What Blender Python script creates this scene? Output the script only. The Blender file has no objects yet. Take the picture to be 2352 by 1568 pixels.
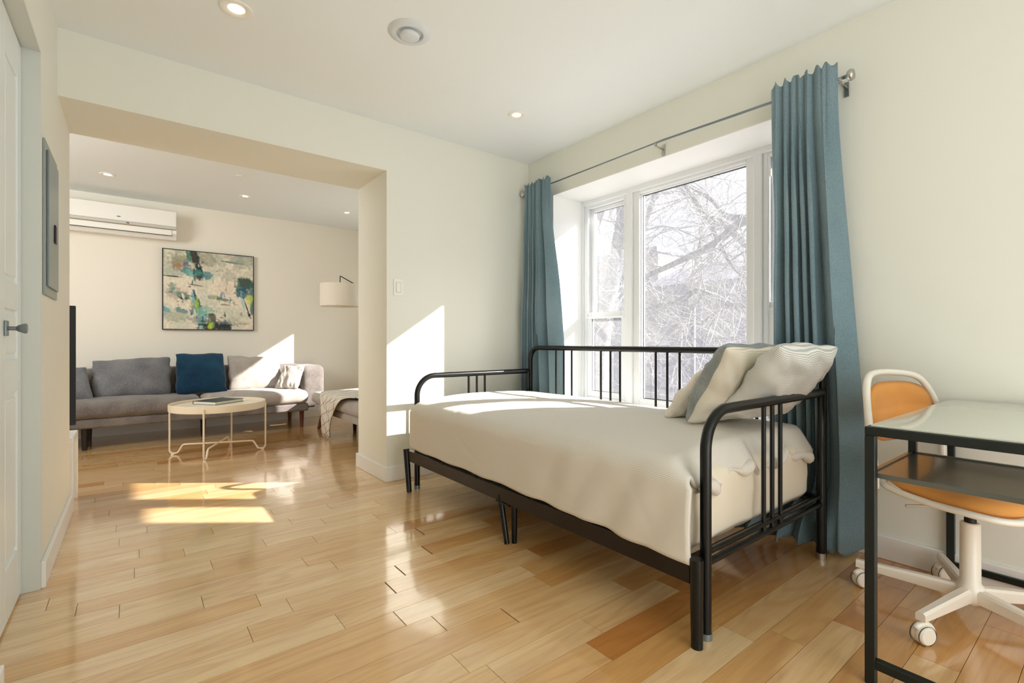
import bpy, bmesh, math, random
import numpy as np
from mathutils import Vector, Matrix, noise
random.seed(7)
V = Vector
PI = math.pi
scene = bpy.context.scene
COL = scene.collection

# ------------------------------------------------------------------ key dimensions (metres)
H = 2.515                      # ceiling
XW = 2.69                      # inner face of the window wall
YO, YB = 3.22, 3.763           # partition with the wide opening: front / back face
XP = 1.394                     # free end of the partition
XL = -0.297                    # left wall
YF = 6.583                     # far wall of the living room

# ------------------------------------------------------------------ materials
MATS = {}
def nt(name):
    m = bpy.data.materials.new(name); m.use_nodes = True
    n = m.node_tree; b = n.nodes['Principled BSDF']
    MATS[name] = m
    return m, n, b
def setin(b, k, v):
    if k in b.inputs: b.inputs[k].default_value = v
def lin(c):
    def f(x):
        x /= 255.0
        return x/12.92 if x <= 0.04045 else ((x+0.055)/1.055)**2.4
    return (f(c[0]), f(c[1]), f(c[2]), 1.0)
def mat(name, c, rough=0.6, metal=0.0, spec=0.5, coat=0.0, bump=0.0, bscale=200.0, var=0.0, vscale=3.0, emit=None, es=0.0, sheen=0.0):
    m, n, b = nt(name)
    col = lin(c)
    setin(b, 'Base Color', col); setin(b, 'Roughness', rough); setin(b, 'Metallic', metal)
    setin(b, 'Specular IOR Level', spec); setin(b, 'Coat Weight', coat); setin(b, 'Coat Roughness', 0.1)
    if sheen: setin(b, 'Sheen Weight', sheen); setin(b, 'Sheen Roughness', 0.5)
    tc = n.nodes.new('ShaderNodeTexCoord')
    if var:
        t = n.nodes.new('ShaderNodeTexNoise'); t.inputs['Scale'].default_value = vscale; t.inputs['Detail'].default_value = 5
        n.links.new(tc.outputs['Object'], t.inputs['Vector'])
        r = n.nodes.new('ShaderNodeMapRange'); r.inputs['From Min'].default_value = 0.3; r.inputs['From Max'].default_value = 0.7
        r.inputs['To Min'].default_value = 1-var; r.inputs['To Max'].default_value = 1+var
        n.links.new(t.outputs['Fac'], r.inputs['Value'])
        mx = n.nodes.new('ShaderNodeVectorMath'); mx.operation = 'SCALE'
        mx.inputs[0].default_value = col[:3]
        n.links.new(r.outputs['Result'], mx.inputs['Scale'])
        n.links.new(mx.outputs['Vector'], b.inputs['Base Color'])
    if bump:
        t = n.nodes.new('ShaderNodeTexNoise'); t.inputs['Scale'].default_value = bscale; t.inputs['Detail'].default_value = 3
        n.links.new(tc.outputs['Object'], t.inputs['Vector'])
        bp = n.nodes.new('ShaderNodeBump'); bp.inputs['Strength'].default_value = bump; bp.inputs['Distance'].default_value = 0.002
        n.links.new(t.outputs['Fac'], bp.inputs['Height']); n.links.new(bp.outputs['Normal'], b.inputs['Normal'])
    if emit:
        setin(b, 'Emission Color', lin(emit)); setin(b, 'Emission Strength', es)
    return m

M_wall = mat('wall_paint', (232, 232, 222), 0.75, bump=0.06, bscale=260)
M_wall2 = mat('living_wall_paint', (236, 230, 217), 0.75, bump=0.06, bscale=260)
M_ceil = mat('ceiling_paint', (236, 241, 242), 0.8, bump=0.03, bscale=200)
M_trim = mat('white_trim_paint', (240, 240, 238), 0.4)
M_vinyl = mat('white_window_vinyl', (234, 236, 238), 0.35)
M_door = mat('door_paint', (234, 240, 240), 0.35)
M_black = mat('black_metal', (8, 9, 8), 0.30, spec=0.35)
M_desk = mat('desk_metal', (14, 24, 22), 0.42, spec=0.4)
M_chrome = mat('brushed_nickel', (190, 188, 182), 0.28, metal=1.0)
M_steel = mat('grey_steel', (128, 138, 142), 0.35, metal=0.6)
M_white = mat('white_plastic', (240, 238, 232), 0.35)
M_cream = mat('cream_metal', (232, 220, 198), 0.35)
M_chairw = mat('chair_white_metal', (238, 232, 220), 0.32, coat=0.2)
M_orange = mat('orange_fabric', (222, 152, 74), 0.85, bump=0.25, bscale=900, var=0.05, vscale=8, sheen=0.1)
M_dark = mat('dark_interior', (14, 15, 16), 0.5)
M_screen = mat('tv_glass', (18, 22, 22), 0.12)
M_walnut = mat('walnut_wood', (98, 52, 28), 0.4, var=0.25, vscale=30)
M_blackw = mat('black_wood', (26, 18, 16), 0.45)
M_bulb = mat('warm_bulb', (255, 240, 205), 0.4, emit=(255, 222, 160), es=6.0)
M_gold = mat('gold_strip', (168, 140, 84), 0.35, metal=0.3)
M_acgrey = mat('grey_ac_trim', (196, 194, 188), 0.4)
M_page = mat('book_pages', (226, 220, 206), 0.8)
M_cover = mat('book_cover', (70, 78, 78), 0.4, var=0.6, vscale=14)
M_sheet = mat('cream_sheet', (232, 222, 202), 0.85, bump=0.15, bscale=500)
M_quilt = mat('mattress_quilt', (222, 212, 194), 0.9, bump=0.5, bscale=60)
M_shade = mat('lamp_shade_linen', (240, 232, 220), 0.8, bump=0.1, bscale=700)
M_asphalt = mat('pale_ground', (150, 148, 148), 0.9, var=0.15, vscale=0.6)
M_house = mat('pale_facade', (124, 116, 110), 0.9, var=0.12, vscale=0.8)
M_brick = mat('brick_facade', (104, 98, 116), 0.9, var=0.2, vscale=1.2)  # paled and blued: outdoor haze put into the brick colour
M_roof = mat('slate_roof', (86, 90, 108), 0.8, var=0.25, vscale=3)
M_hglass = mat('house_glass', (90, 98, 122), 0.15)
M_lampm = mat('lamp_post_metal', (12, 16, 30), 0.6)
M_lantern = mat('lantern_glass', (110, 112, 118), 0.2)
M_snow = mat('white_frame', (150, 148, 146), 0.7)
M_lever = mat('grey_lever', (205, 200, 190), 0.4)

def fabric(name, c1, c2, weave=900, var=0.12, vscale=6, bump=0.35, sheen=0.25):
    m, n, b = nt(name)
    setin(b, 'Roughness', 0.92); setin(b, 'Specular IOR Level', 0.2); setin(b, 'Sheen Weight', sheen)
    tc = n.nodes.new('ShaderNodeTexCoord')
    t = n.nodes.new('ShaderNodeTexNoise'); t.inputs['Scale'].default_value = vscale; t.inputs['Detail'].default_value = 6
    t2 = n.nodes.new('ShaderNodeTexNoise'); t2.inputs['Scale'].default_value = weave*0.25; t2.inputs['Detail'].default_value = 2
    mp = n.nodes.new('ShaderNodeMapping'); mp.inputs['Scale'].default_value = (1, 1, 0.35)
    n.links.new(tc.outputs['Object'], t.inputs['Vector']); n.links.new(tc.outputs['Object'], mp.inputs['Vector']); n.links.new(mp.outputs['Vector'], t2.inputs['Vector'])
    ad = n.nodes.new('ShaderNodeMath'); ad.operation = 'ADD'
    n.links.new(t.outputs['Fac'], ad.inputs[0]); n.links.new(t2.outputs['Fac'], ad.inputs[1])
    r = n.nodes.new('ShaderNodeMapRange'); r.inputs['From Min'].default_value = 0.7; r.inputs['From Max'].default_value = 1.3
    n.links.new(ad.outputs[0], r.inputs['Value'])
    mx = n.nodes.new('ShaderNodeMix'); mx.data_type = 'RGBA'
    mx.inputs[6].default_value = lin(c1); mx.inputs[7].default_value = lin(c2)
    n.links.new(r.outputs['Result'], mx.inputs[0]); n.links.new(mx.outputs[2], b.inputs['Base Color'])
    bp = n.nodes.new('ShaderNodeBump'); bp.inputs['Strength'].default_value = bump; bp.inputs['Distance'].default_value = 0.002
    n.links.new(t2.outputs['Fac'], bp.inputs['Height']); n.links.new(bp.outputs['Normal'], b.inputs['Normal'])
    return m
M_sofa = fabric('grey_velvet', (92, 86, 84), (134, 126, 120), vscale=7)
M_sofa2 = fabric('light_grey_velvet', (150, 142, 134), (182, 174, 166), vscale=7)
M_pillg = fabric('grey_linen', (88, 90, 95), (136, 134, 134), vscale=5)
M_blue = fabric('navy_velvet', (5, 30, 50), (18, 68, 96), vscale=5)
M_cur = fabric('blue_grey_curtain', (98, 124, 135), (132, 152, 160), vscale=2, weave=1400, bump=0.25, sheen=0.15)
M_greyc = fabric('grey_cotton', (124, 132, 134), (160, 164, 162), vscale=8, sheen=0.1)
M_linen = fabric('cream_linen', (226, 216, 200), (244, 238, 226), vscale=8, sheen=0.1)

def striped(name, c1, c2, freq, amount=0.5, axis='X'):
    m, n, b = nt(name)
    setin(b, 'Roughness', 0.9); setin(b, 'Specular IOR Level', 0.15)
    uv = n.nodes.new('ShaderNodeUVMap'); uv.uv_map = 'UVMap'
    w = n.nodes.new('ShaderNodeTexWave'); w.wave_type = 'BANDS'; w.bands_direction = axis; w.inputs['Scale'].default_value = freq
    w.inputs['Distortion'].default_value = 0.15; w.inputs['Detail'].default_value = 0
    n.links.new(uv.outputs['UV'], w.inputs['Vector'])
    ml = n.nodes.new('ShaderNodeMath'); ml.operation = 'MULTIPLY'; ml.inputs[1].default_value = amount
    n.links.new(w.outputs['Fac'], ml.inputs[0])
    mx = n.nodes.new('ShaderNodeMix'); mx.data_type = 'RGBA'
    mx.inputs[6].default_value = lin(c1); mx.inputs[7].default_value = lin(c2)
    n.links.new(ml.outputs[0], mx.inputs[0]); n.links.new(mx.outputs[2], b.inputs['Base Color'])
    return m
# wave period is about 2*pi/20/scale of the coordinate
M_duvet = striped('striped_duvet', (238, 232, 222), (128, 128, 122), 60, 0.5, 'X')
M_strp = striped('striped_pillowcase', (236, 228, 210), (150, 148, 138), 60, 0.5, 'Y')
M_strp2 = striped('grey_striped_pillowcase', (238, 236, 230), (120, 126, 130), 50, 0.6, 'Y')

def throw_mat():
    m, n, b = nt('grid_throw'); setin(b, 'Roughness', 0.95)
    uv = n.nodes.new('ShaderNodeUVMap'); uv.uv_map = 'UVMap'
    bt = n.nodes.new('ShaderNodeTexBrick'); bt.offset = 0.0
    bt.inputs['Color1'].default_value = lin((232, 226, 214)); bt.inputs['Color2'].default_value = lin((224, 216, 204)); bt.inputs['Mortar'].default_value = lin((52, 54, 60))
    bt.inputs['Scale'].default_value = 1.0; bt.inputs['Mortar Size'].default_value = 0.0028; bt.inputs['Mortar Smooth'].default_value = 0.0; bt.inputs['Brick Width'].default_value = 0.10; bt.inputs['Row Height'].default_value = 0.10
    mp = n.nodes.new('ShaderNodeMapping'); mp.inputs['Rotation'].default_value = (0, 0, 0.5)
    n.links.new(uv.outputs['UV'], mp.inputs['Vector']); n.links.new(mp.outputs['Vector'], bt.inputs['Vector'])
    n.links.new(bt.outputs['Color'], b.inputs['Base Color'])
    return m
M_throw = throw_mat()

def pane_mat(name='clear_glass', tint=(1, 1, 1, 1), refl=0.6, veil=0.0):
    m = bpy.data.materials.new(name); m.use_nodes = True; n = m.node_tree
    for x in list(n.nodes): n.nodes.remove(x)
    o = n.nodes.new('ShaderNodeOutputMaterial'); tr = n.nodes.new('ShaderNodeBsdfTransparent'); gl = n.nodes.new('ShaderNodeBsdfGlossy')
    tr.inputs['Color'].default_value = tint; gl.inputs['Roughness'].default_value = 0.02
    f = n.nodes.new('ShaderNodeFresnel'); f.inputs['IOR'].default_value = 1.45
    ml = n.nodes.new('ShaderNodeMath'); ml.operation = 'MULTIPLY'; ml.inputs[1].default_value = refl
    mx = n.nodes.new('ShaderNodeMixShader')
    n.links.new(f.outputs['Fac'], ml.inputs[0]); n.links.new(ml.outputs[0], mx.inputs['Fac'])
    n.links.new(tr.outputs[0], mx.inputs[1]); n.links.new(gl.outputs[0], mx.inputs[2])
    out = mx.outputs[0]
    if veil:  # faint white veil puts glare and haze into the panes
        df = n.nodes.new('ShaderNodeBsdfTranslucent'); df.inputs['Color'].default_value = (0.9, 0.93, 1, 1)
        m2 = n.nodes.new('ShaderNodeMixShader'); m2.inputs['Fac'].default_value = veil
        n.links.new(out, m2.inputs[1]); n.links.new(df.outputs[0], m2.inputs[2]); out = m2.outputs[0]
    n.links.new(out, o.inputs['Surface'])
    return m
M_pane = pane_mat(veil=0.03)

def desk_glass():
    m = bpy.data.materials.new('tabletop_glass'); m.use_nodes = True; n = m.node_tree
    b = n.nodes['Principled BSDF']; setin(b, 'Base Color', lin((222, 224, 210))); setin(b, 'Roughness', 0.06); setin(b, 'Specular IOR Level', 1.0)  # pale base colour stands in for the wall reflected in the top
    setin(b, 'Coat Weight', 0.2); setin(b, 'Coat Roughness', 0.02)
    tr = n.nodes.new('ShaderNodeBsdfTransparent'); tr.inputs['Color'].default_value = (0.9, 0.96, 0.92, 1)
    mx = n.nodes.new('ShaderNodeMixShader'); mx.inputs['Fac'].default_value = 0.9
    n.links.new(tr.outputs[0], mx.inputs[1]); n.links.new(b.outputs[0], mx.inputs[2])
    n.links.new(mx.outputs[0], n.nodes['Material Output'].inputs['Surface'])
    return m
M_dglass = desk_glass()

def floor_mat():
    m, n, b = nt('oak_planks')
    L = n.links.new
    at = n.nodes.new('ShaderNodeAttribute'); at.attribute_name = 'plank'
    sp = n.nodes.new('ShaderNodeSeparateColor'); L(at.outputs['Color'], sp.inputs[0])
    tc = n.nodes.new('ShaderNodeTexCoord')
    off = n.nodes.new('ShaderNodeCombineXYZ'); L(sp.outputs[1], off.inputs[2]); L(sp.outputs[1], off.inputs[0]); L(sp.outputs[2], off.inputs[1])
    sc = n.nodes.new('ShaderNodeVectorMath'); sc.operation = 'SCALE'; sc.inputs['Scale'].default_value = 37.0; L(off.outputs[0], sc.inputs[0])
    ad = n.nodes.new('ShaderNodeVectorMath'); ad.operation = 'ADD'; L(tc.outputs['Object'], ad.inputs[0]); L(sc.outputs[0], ad.inputs[1])
    mp = n.nodes.new('ShaderNodeMapping'); mp.inputs['Scale'].default_value = (1.6, 14, 14); L(ad.outputs[0], mp.inputs['Vector'])
    # broad figure
    t1 = n.nodes.new('ShaderNodeTexNoise'); t1.inputs['Scale'].default_value = 1.0; t1.inputs['Detail'].default_value = 4; t1.inputs['Distortion'].default_value = 0.6; L(mp.outputs[0], t1.inputs['Vector'])
    # fine pores
    mp2 = n.nodes.new('ShaderNodeMapping'); mp2.inputs['Scale'].default_value = (9, 170, 50); L(ad.outputs[0], mp2.inputs['Vector'])
    t2 = n.nodes.new('ShaderNodeTexNoise'); t2.inputs['Scale'].default_value = 1.0; t2.inputs['Detail'].default_value = 3; L(mp2.outputs[0], t2.inputs['Vector'])
    # growth-ring contour lines
    mp3 = n.nodes.new('ShaderNodeMapping'); mp3.inputs['Scale'].default_value = (0.8, 6.5, 6.5); L(ad.outputs[0], mp3.inputs['Vector'])
    t3 = n.nodes.new('ShaderNodeTexNoise'); t3.inputs['Scale'].default_value = 1.0; t3.inputs['Detail'].default_value = 1.5; L(mp3.outputs[0], t3.inputs['Vector'])
    m1 = n.nodes.new('ShaderNodeMath'); m1.operation = 'MULTIPLY'; m1.inputs[1].default_value = 75.0; L(t3.outputs['Fac'], m1.inputs[0])
    w = n.nodes.new('ShaderNodeMath'); w.operation = 'SINE'; L(m1.outputs[0], w.inputs[0])
    cr = n.nodes.new('ShaderNodeValToRGB'); L(sp.outputs[0], cr.inputs['Fac'])
    e = cr.color_ramp.elements
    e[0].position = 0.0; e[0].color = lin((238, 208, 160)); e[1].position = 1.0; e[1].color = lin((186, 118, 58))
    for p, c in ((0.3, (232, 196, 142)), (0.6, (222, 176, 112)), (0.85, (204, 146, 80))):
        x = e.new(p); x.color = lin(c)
    def mixc(fac, a, bcol, mode='MULTIPLY'):
        mx = n.nodes.new('ShaderNodeMix'); mx.data_type = 'RGBA'; mx.blend_type = mode
        if hasattr(fac, 'name'): L(fac, mx.inputs[0])
        else: mx.inputs[0].default_value = fac
        L(a, mx.inputs[6])
        if hasattr(bcol, 'name'): L(bcol, mx.inputs[7])
        else: mx.inputs[7].default_value = bcol
        return mx.outputs[2]
    r1 = n.nodes.new('ShaderNodeMapRange'); r1.inputs['From Min'].default_value = 0.35; r1.inputs['From Max'].default_value = 0.75; r1.inputs['To Max'].default_value = 0.30; L(t1.outputs['Fac'], r1.inputs['Value'])
    c = mixc(r1.outputs['Result'], cr.outputs['Color'], lin((196, 140, 84)))
    r3 = n.nodes.new('ShaderNodeMapRange'); r3.inputs['From Min'].default_value = 0.0; r3.inputs['From Max'].default_value = 1.0; r3.inputs['To Max'].default_value = 0.13; L(w.outputs[0], r3.inputs['Value'])
    c = mixc(r3.outputs['Result'], c, lin((176, 116, 62)))
    r2 = n.nodes.new('ShaderNodeMapRange'); r2.inputs['From Min'].default_value = 0.45; r2.inputs['From Max'].default_value = 0.8; r2.inputs['To Max'].default_value = 0.16; L(t2.outputs['Fac'], r2.inputs['Value'])
    c = mixc(r2.outputs['Result'], c, lin((190, 140, 96)))
    L(c, b.inputs['Base Color'])
    setin(b, 'Roughness', 0.24); setin(b, 'Specular IOR Level', 0.6); setin(b, 'Coat Weight', 1.0); setin(b, 'Coat Roughness', 0.09); setin(b, 'Coat IOR', 1.6)
    nb = n.nodes.new('ShaderNodeTexNoise'); nb.inputs['Scale'].default_value = 6; L(tc.outputs['Object'], nb.inputs['Vector'])
    bp = n.nodes.new('ShaderNodeBump'); bp.inputs['Strength'].default_value = 0.12; bp.inputs['Distance'].default_value = 0.01; L(nb.outputs['Fac'], bp.inputs['Height'])
    bp2 = n.nodes.new('ShaderNodeBump'); bp2.inputs['Strength'].default_value = 0.05; bp2.inputs['Distance'].default_value = 0.001; L(t2.outputs['Fac'], bp2.inputs['Height']); L(bp.outputs[0], bp2.inputs['Normal'])
    L(bp2.outputs['Normal'], b.inputs['Normal']); L(bp.outputs['Normal'], b.inputs['Coat Normal'])
    return m
M_floor = floor_mat()
M_gap = mat('plank_gap', (96, 66, 38), 0.8)

def vcol_mat(name, attr, rough=0.5):
    m, n, b = nt(name)
    a = n.nodes.new('ShaderNodeAttribute'); a.attribute_name = attr
    n.links.new(a.outputs['Color'], b.inputs['Base Color']); setin(b, 'Roughness', rough)
    t = n.nodes.new('ShaderNodeTexNoise'); t.inputs['Scale'].default_value = 60
    bp = n.nodes.new('ShaderNodeBump'); bp.inputs['Strength'].default_value = 0.2; bp.inputs['Distance'].default_value = 0.003
    n.links.new(t.outputs['Fac'], bp.inputs['Height']); n.links.new(bp.outputs['Normal'], b.inputs['Normal'])
    return m
M_art = vcol_mat('abstract_paint', 'paint', 0.45)
def bark():
    m, n, b = nt('backlit_bark'); setin(b, 'Roughness', 0.9)
    tc = n.nodes.new('ShaderNodeTexCoord'); mp = n.nodes.new('ShaderNodeMapping'); mp.inputs['Scale'].default_value = (6, 6, 1.5)
    t = n.nodes.new('ShaderNodeTexNoise'); t.inputs['Scale'].default_value = 2; t.inputs['Detail'].default_value = 6
    n.links.new(tc.outputs['Object'], mp.inputs[0]); n.links.new(mp.outputs[0], t.inputs['Vector'])
    cr = n.nodes.new('ShaderNodeValToRGB'); cr.color_ramp.elements[0].color = lin((46, 46, 52)); cr.color_ramp.elements[1].color = lin((92, 90, 90))  # dark greys put the backlit shade of the limbs into the colour
    cr.color_ramp.elements[0].position = 0.35; cr.color_ramp.elements[1].position = 0.65
    n.links.new(t.outputs['Fac'], cr.inputs['Fac']); n.links.new(cr.outputs['Color'], b.inputs['Base Color'])
    return m
M_bark = bark()
M_twig = mat('pale_twig', (104, 101, 100), 0.8, var=0.3, vscale=1.2)

# ------------------------------------------------------------------ mesh helpers
def new_bm(): return bmesh.new()
def link(name, bm, m, parent=None, smooth=False, label=None, kind=None, cat=None, group=None, auto=None):
    me = bpy.data.meshes.new(name)
    bmesh.ops.recalc_face_normals(bm, faces=bm.faces[:])
    bm.to_mesh(me); bm.free()
    ms = m if isinstance(m, (list, tuple)) else [m]
    for x in ms: me.materials.append(x)
    if smooth:
        me.polygons.foreach_set('use_smooth', [True]*len(me.polygons))
        if auto is not None:
            try: me.set_sharp_from_angle(angle=auto)
            except Exception: pass
    o = bpy.data.objects.new(name, me); COL.objects.link(o)
    if parent is not None: 
        o.parent = parent
        o.matrix_parent_inverse = Matrix.Translation(-parent.location)
    if label: o['label'] = label
    if kind: o['kind'] = kind
    if cat: o['category'] = cat
    if group: o['group'] = group
    return o
def thing(name, label, cat, loc, group=None):
    o = bpy.data.objects.new(name, None); COL.objects.link(o); o.location = loc
    o.empty_display_size = 0.05
    o['label'] = label; o['category'] = cat
    if group: o['group'] = group
    return o
def box(bm, a, b, bev=0.0, seg=2, mi=0, rot=None, piv=None):
    lo = V([min(a[i], b[i]) for i in range(3)]); hi = V([max(a[i], b[i]) for i in range(3)])
    c = (lo+hi)/2; s = hi-lo
    g = bmesh.ops.create_cube(bm, size=1.0, matrix=Matrix.Translation(c) @ Matrix.Diagonal((s.x, s.y, s.z, 1)))
    vs = g['verts']
    fs = list({f for v in vs for f in v.link_faces})
    if bev > 0:
        es = list({e for v in vs for e in v.link_edges})
        r = bmesh.ops.bevel(bm, geom=es, offset=bev, segments=seg, affect='EDGES', profile=0.5)
        fs = [f for f in r['faces']] + [f for f in fs if f.is_valid]
        vs = list({v for f in fs for v in f.verts})
        # all verts in this island
        seen = set(vs); st = list(vs)
        while st:
            v = st.pop()
            for e in v.link_edges:
                w = e.other_vert(v)
                if w not in seen: seen.add(w); st.append(w)
        vs = list(seen); fs = list({f for v in vs for f in v.link_faces})
    for f in fs:
        if f.is_valid: f.material_index = mi
    if rot is not None:
        bmesh.ops.rotate(bm, cent=V(piv) if piv is not None else c, matrix=rot, verts=[v for v in vs if v.is_valid])
    return vs
def fillet(pts, r, seg=8):
    pts = [V(p) for p in pts]; out = [pts[0]]
    rr = r if isinstance(r, (list, tuple)) else [r]*(len(pts))
    for i in range(1, len(pts)-1):
        p, a, b = pts[i], pts[i-1], pts[i+1]
        d1 = (a-p).normalized(); d2 = (b-p).normalized(); ri = rr[i]
        ang = d1.angle(d2)
        if ri <= 0 or ang > PI-0.02: out.append(p); continue
        t = min(ri/math.tan(ang/2), (a-p).length*0.49, (b-p).length*0.49)
        s0 = p+d1*t; s1 = p+d2*t
        R = t*math.tan(ang/2)
        c = p+(d1+d2).normalized()*(R/math.sin(ang/2))
        v0 = s0-c; v1 = s1-c; w = v0.angle(v1)
        for k in range(seg+1):
            f = k/seg
            out.append(c + (v0*math.sin((1-f)*w)+v1*math.sin(f*w))/math.sin(w))
    out.append(pts[-1])
    return out
def tube(bm, pts, r, seg=12, cap=True, closed=False, mi=0, squash=None, sq_axis=None):
    pts = [V(p) for p in pts]; n = len(pts)
    rs = r if isinstance(r, (list, tuple)) else [r]*n
    def tan(i):
        if closed: return (pts[(i+1) % n]-pts[(i-1) % n]).normalized()
        if i == 0: return (pts[1]-pts[0]).normalized()
        if i == n-1: return (pts[-1]-pts[-2]).normalized()
        return ((pts[i+1]-pts[i]).normalized()+(pts[i]-pts[i-1]).normalized()).normalized()
    t = tan(0); up = V((0, 0, 1)) if abs(t.z) < 0.9 else V((1, 0, 0))
    nn = (up-t*up.dot(t)).normalized(); rings = []
    for i in range(n):
        t = tan(i); nn = (nn-t*nn.dot(t))
        nn = nn.normalized() if nn.length > 1e-6 else t.orthogonal().normalized()
        bb = t.cross(nn); ring = []
        for k in range(seg):
            a = 2*PI*k/seg
            d = nn*math.cos(a)+bb*math.sin(a)
            p = d*rs[i]
            if squash: 
                ax = V(sq_axis); p = p - ax*p.dot(ax)*(1-squash)
            ring.append(bm.verts.new(pts[i]+p))
        rings.append(ring)
    m = n if closed else n-1
    for i in range(m):
        A, B = rings[i], rings[(i+1) % n]
        for k in range(seg):
            f = bm.faces.new((A[k], A[(k+1) % seg], B[(k+1) % seg], B[k])); f.material_index = mi
    if cap and not closed:
        f = bm.faces.new(rings[0][::-1]); f.material_index = mi
        f = bm.faces.new(rings[-1]); f.material_index = mi
def lathe(bm, prof, c, axis='Z', seg=32, mi=0, rotm=None):
    """prof: list of (radius, height) along axis"""
    c = V(c); rings = []
    def P(r, h, a):
        if axis == 'Z': v = V((r*math.cos(a), r*math.sin(a), h))
        elif axis == 'X': v = V((h, r*math.cos(a), r*math.sin(a)))
        else: v = V((r*math.cos(a), h, r*math.sin(a)))
        if rotm: v = rotm @ v
        return c+v
    for r, h in prof:
        if r < 1e-6: rings.append([bm.verts.new(P(0, h, 0))])
        else: rings.append([bm.verts.new(P(r, h, 2*PI*k/seg)) for k in range(seg)])
    for A, B in zip(rings[:-1], rings[1:]):
        for k in range(seg):
            k2 = (k+1) % seg
            if len(A) == 1 and len(B) == 1: continue
            if len(A) == 1: f = bm.faces.new((A[0], B[k2], B[k]))
            elif len(B) == 1: f = bm.faces.new((A[k], A[k2], B[0]))
            else: f = bm.faces.new((A[k], A[k2], B[k2], B[k]))
            f.material_index = mi
def nz(p, s, seed=0.0): return noise.noise(V((p[0]*s+seed, p[1]*s+seed*1.7, p[2]*s-seed)))
def softbox(bm, a, b, r, dome=0.0, wr=0.0, ws=6.0, seed=1.0, n=14, mi=0, domeside=0.0):
    lo = V([min(a[i], b[i]) for i in range(3)]); hi = V([max(a[i], b[i]) for i in range(3)])
    c = (lo+hi)/2; h = (hi-lo)/2
    def ax(hh, k):
        rr = min(r, hh*0.98); cs = [math.tan(PI/4*j/4) for j in range(5)]
        left = [-hh+rr-rr*x for x in cs][::-1]; right = [hh-rr+rr*x for x in cs]
        mid = [(-hh+rr)+(2*(hh-rr))*j/k for j in range(1, k)]
        return left+mid+right
    big = max(h)
    X, Y, Z = [ax(h[i], max(2, int(n*h[i]/big))) for i in range(3)]
    nx, ny, nzz = len(X), len(Y), len(Z); vm = {}
    def vert(i, j, k):
        key = (i, j, k)
        if key in vm: return vm[key]
        p = V((X[i], Y[j], Z[k])); rr = [min(r, h[t]*0.98) for t in range(3)]
        q = V([max(-(h[t]-rr[t]), min(h[t]-rr[t], p[t])) for t in range(3)])
        d = p-q
        nrm = d.normalized() if d.length > 1e-9 else V((0, 0, 1))
        if d.length > 1e-9:
            e = V((nrm.x*rr[0], nrm.y*rr[1], nrm.z*rr[2])); p = q+e
        ux, uy, uz = p.x/h.x, p.y/h.y, p.z/h.z
        p.z += dome*max(0, 1-ux*ux)*max(0, 1-uy*uy)*max(0, uz)
        if domeside: p.y += (1 if uy > 0 else -1)*domeside*max(0, 1-ux*ux)*max(0, 1-uz*uz)*abs(uy)
        w = c+p
        if wr: w = w+nrm*(wr*nz(w, ws, seed)+wr*0.5*nz(w, ws*2.7, seed+5))
        vm[key] = bm.verts.new(w); return vm[key]
    for i in range(nx-1):
        for j in range(ny-1):
            for k in (0, nzz-1): bm.faces.new((vert(i, j, k), vert(i+1, j, k), vert(i+1, j+1, k), vert(i, j+1, k))).material_index = mi
    for i in range(nx-1):
        for k in range(nzz-1):
            for j in (0, ny-1): bm.faces.new((vert(i, j, k), vert(i+1, j, k), vert(i+1, j, k+1), vert(i, j, k+1))).material_index = mi
    for j in range(ny-1):
        for k in range(nzz-1):
            for i in (0, nx-1): bm.faces.new((vert(i, j, k), vert(i, j+1, k), vert(i, j+1, k+1), vert(i, j, k+1))).material_index = mi
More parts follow.
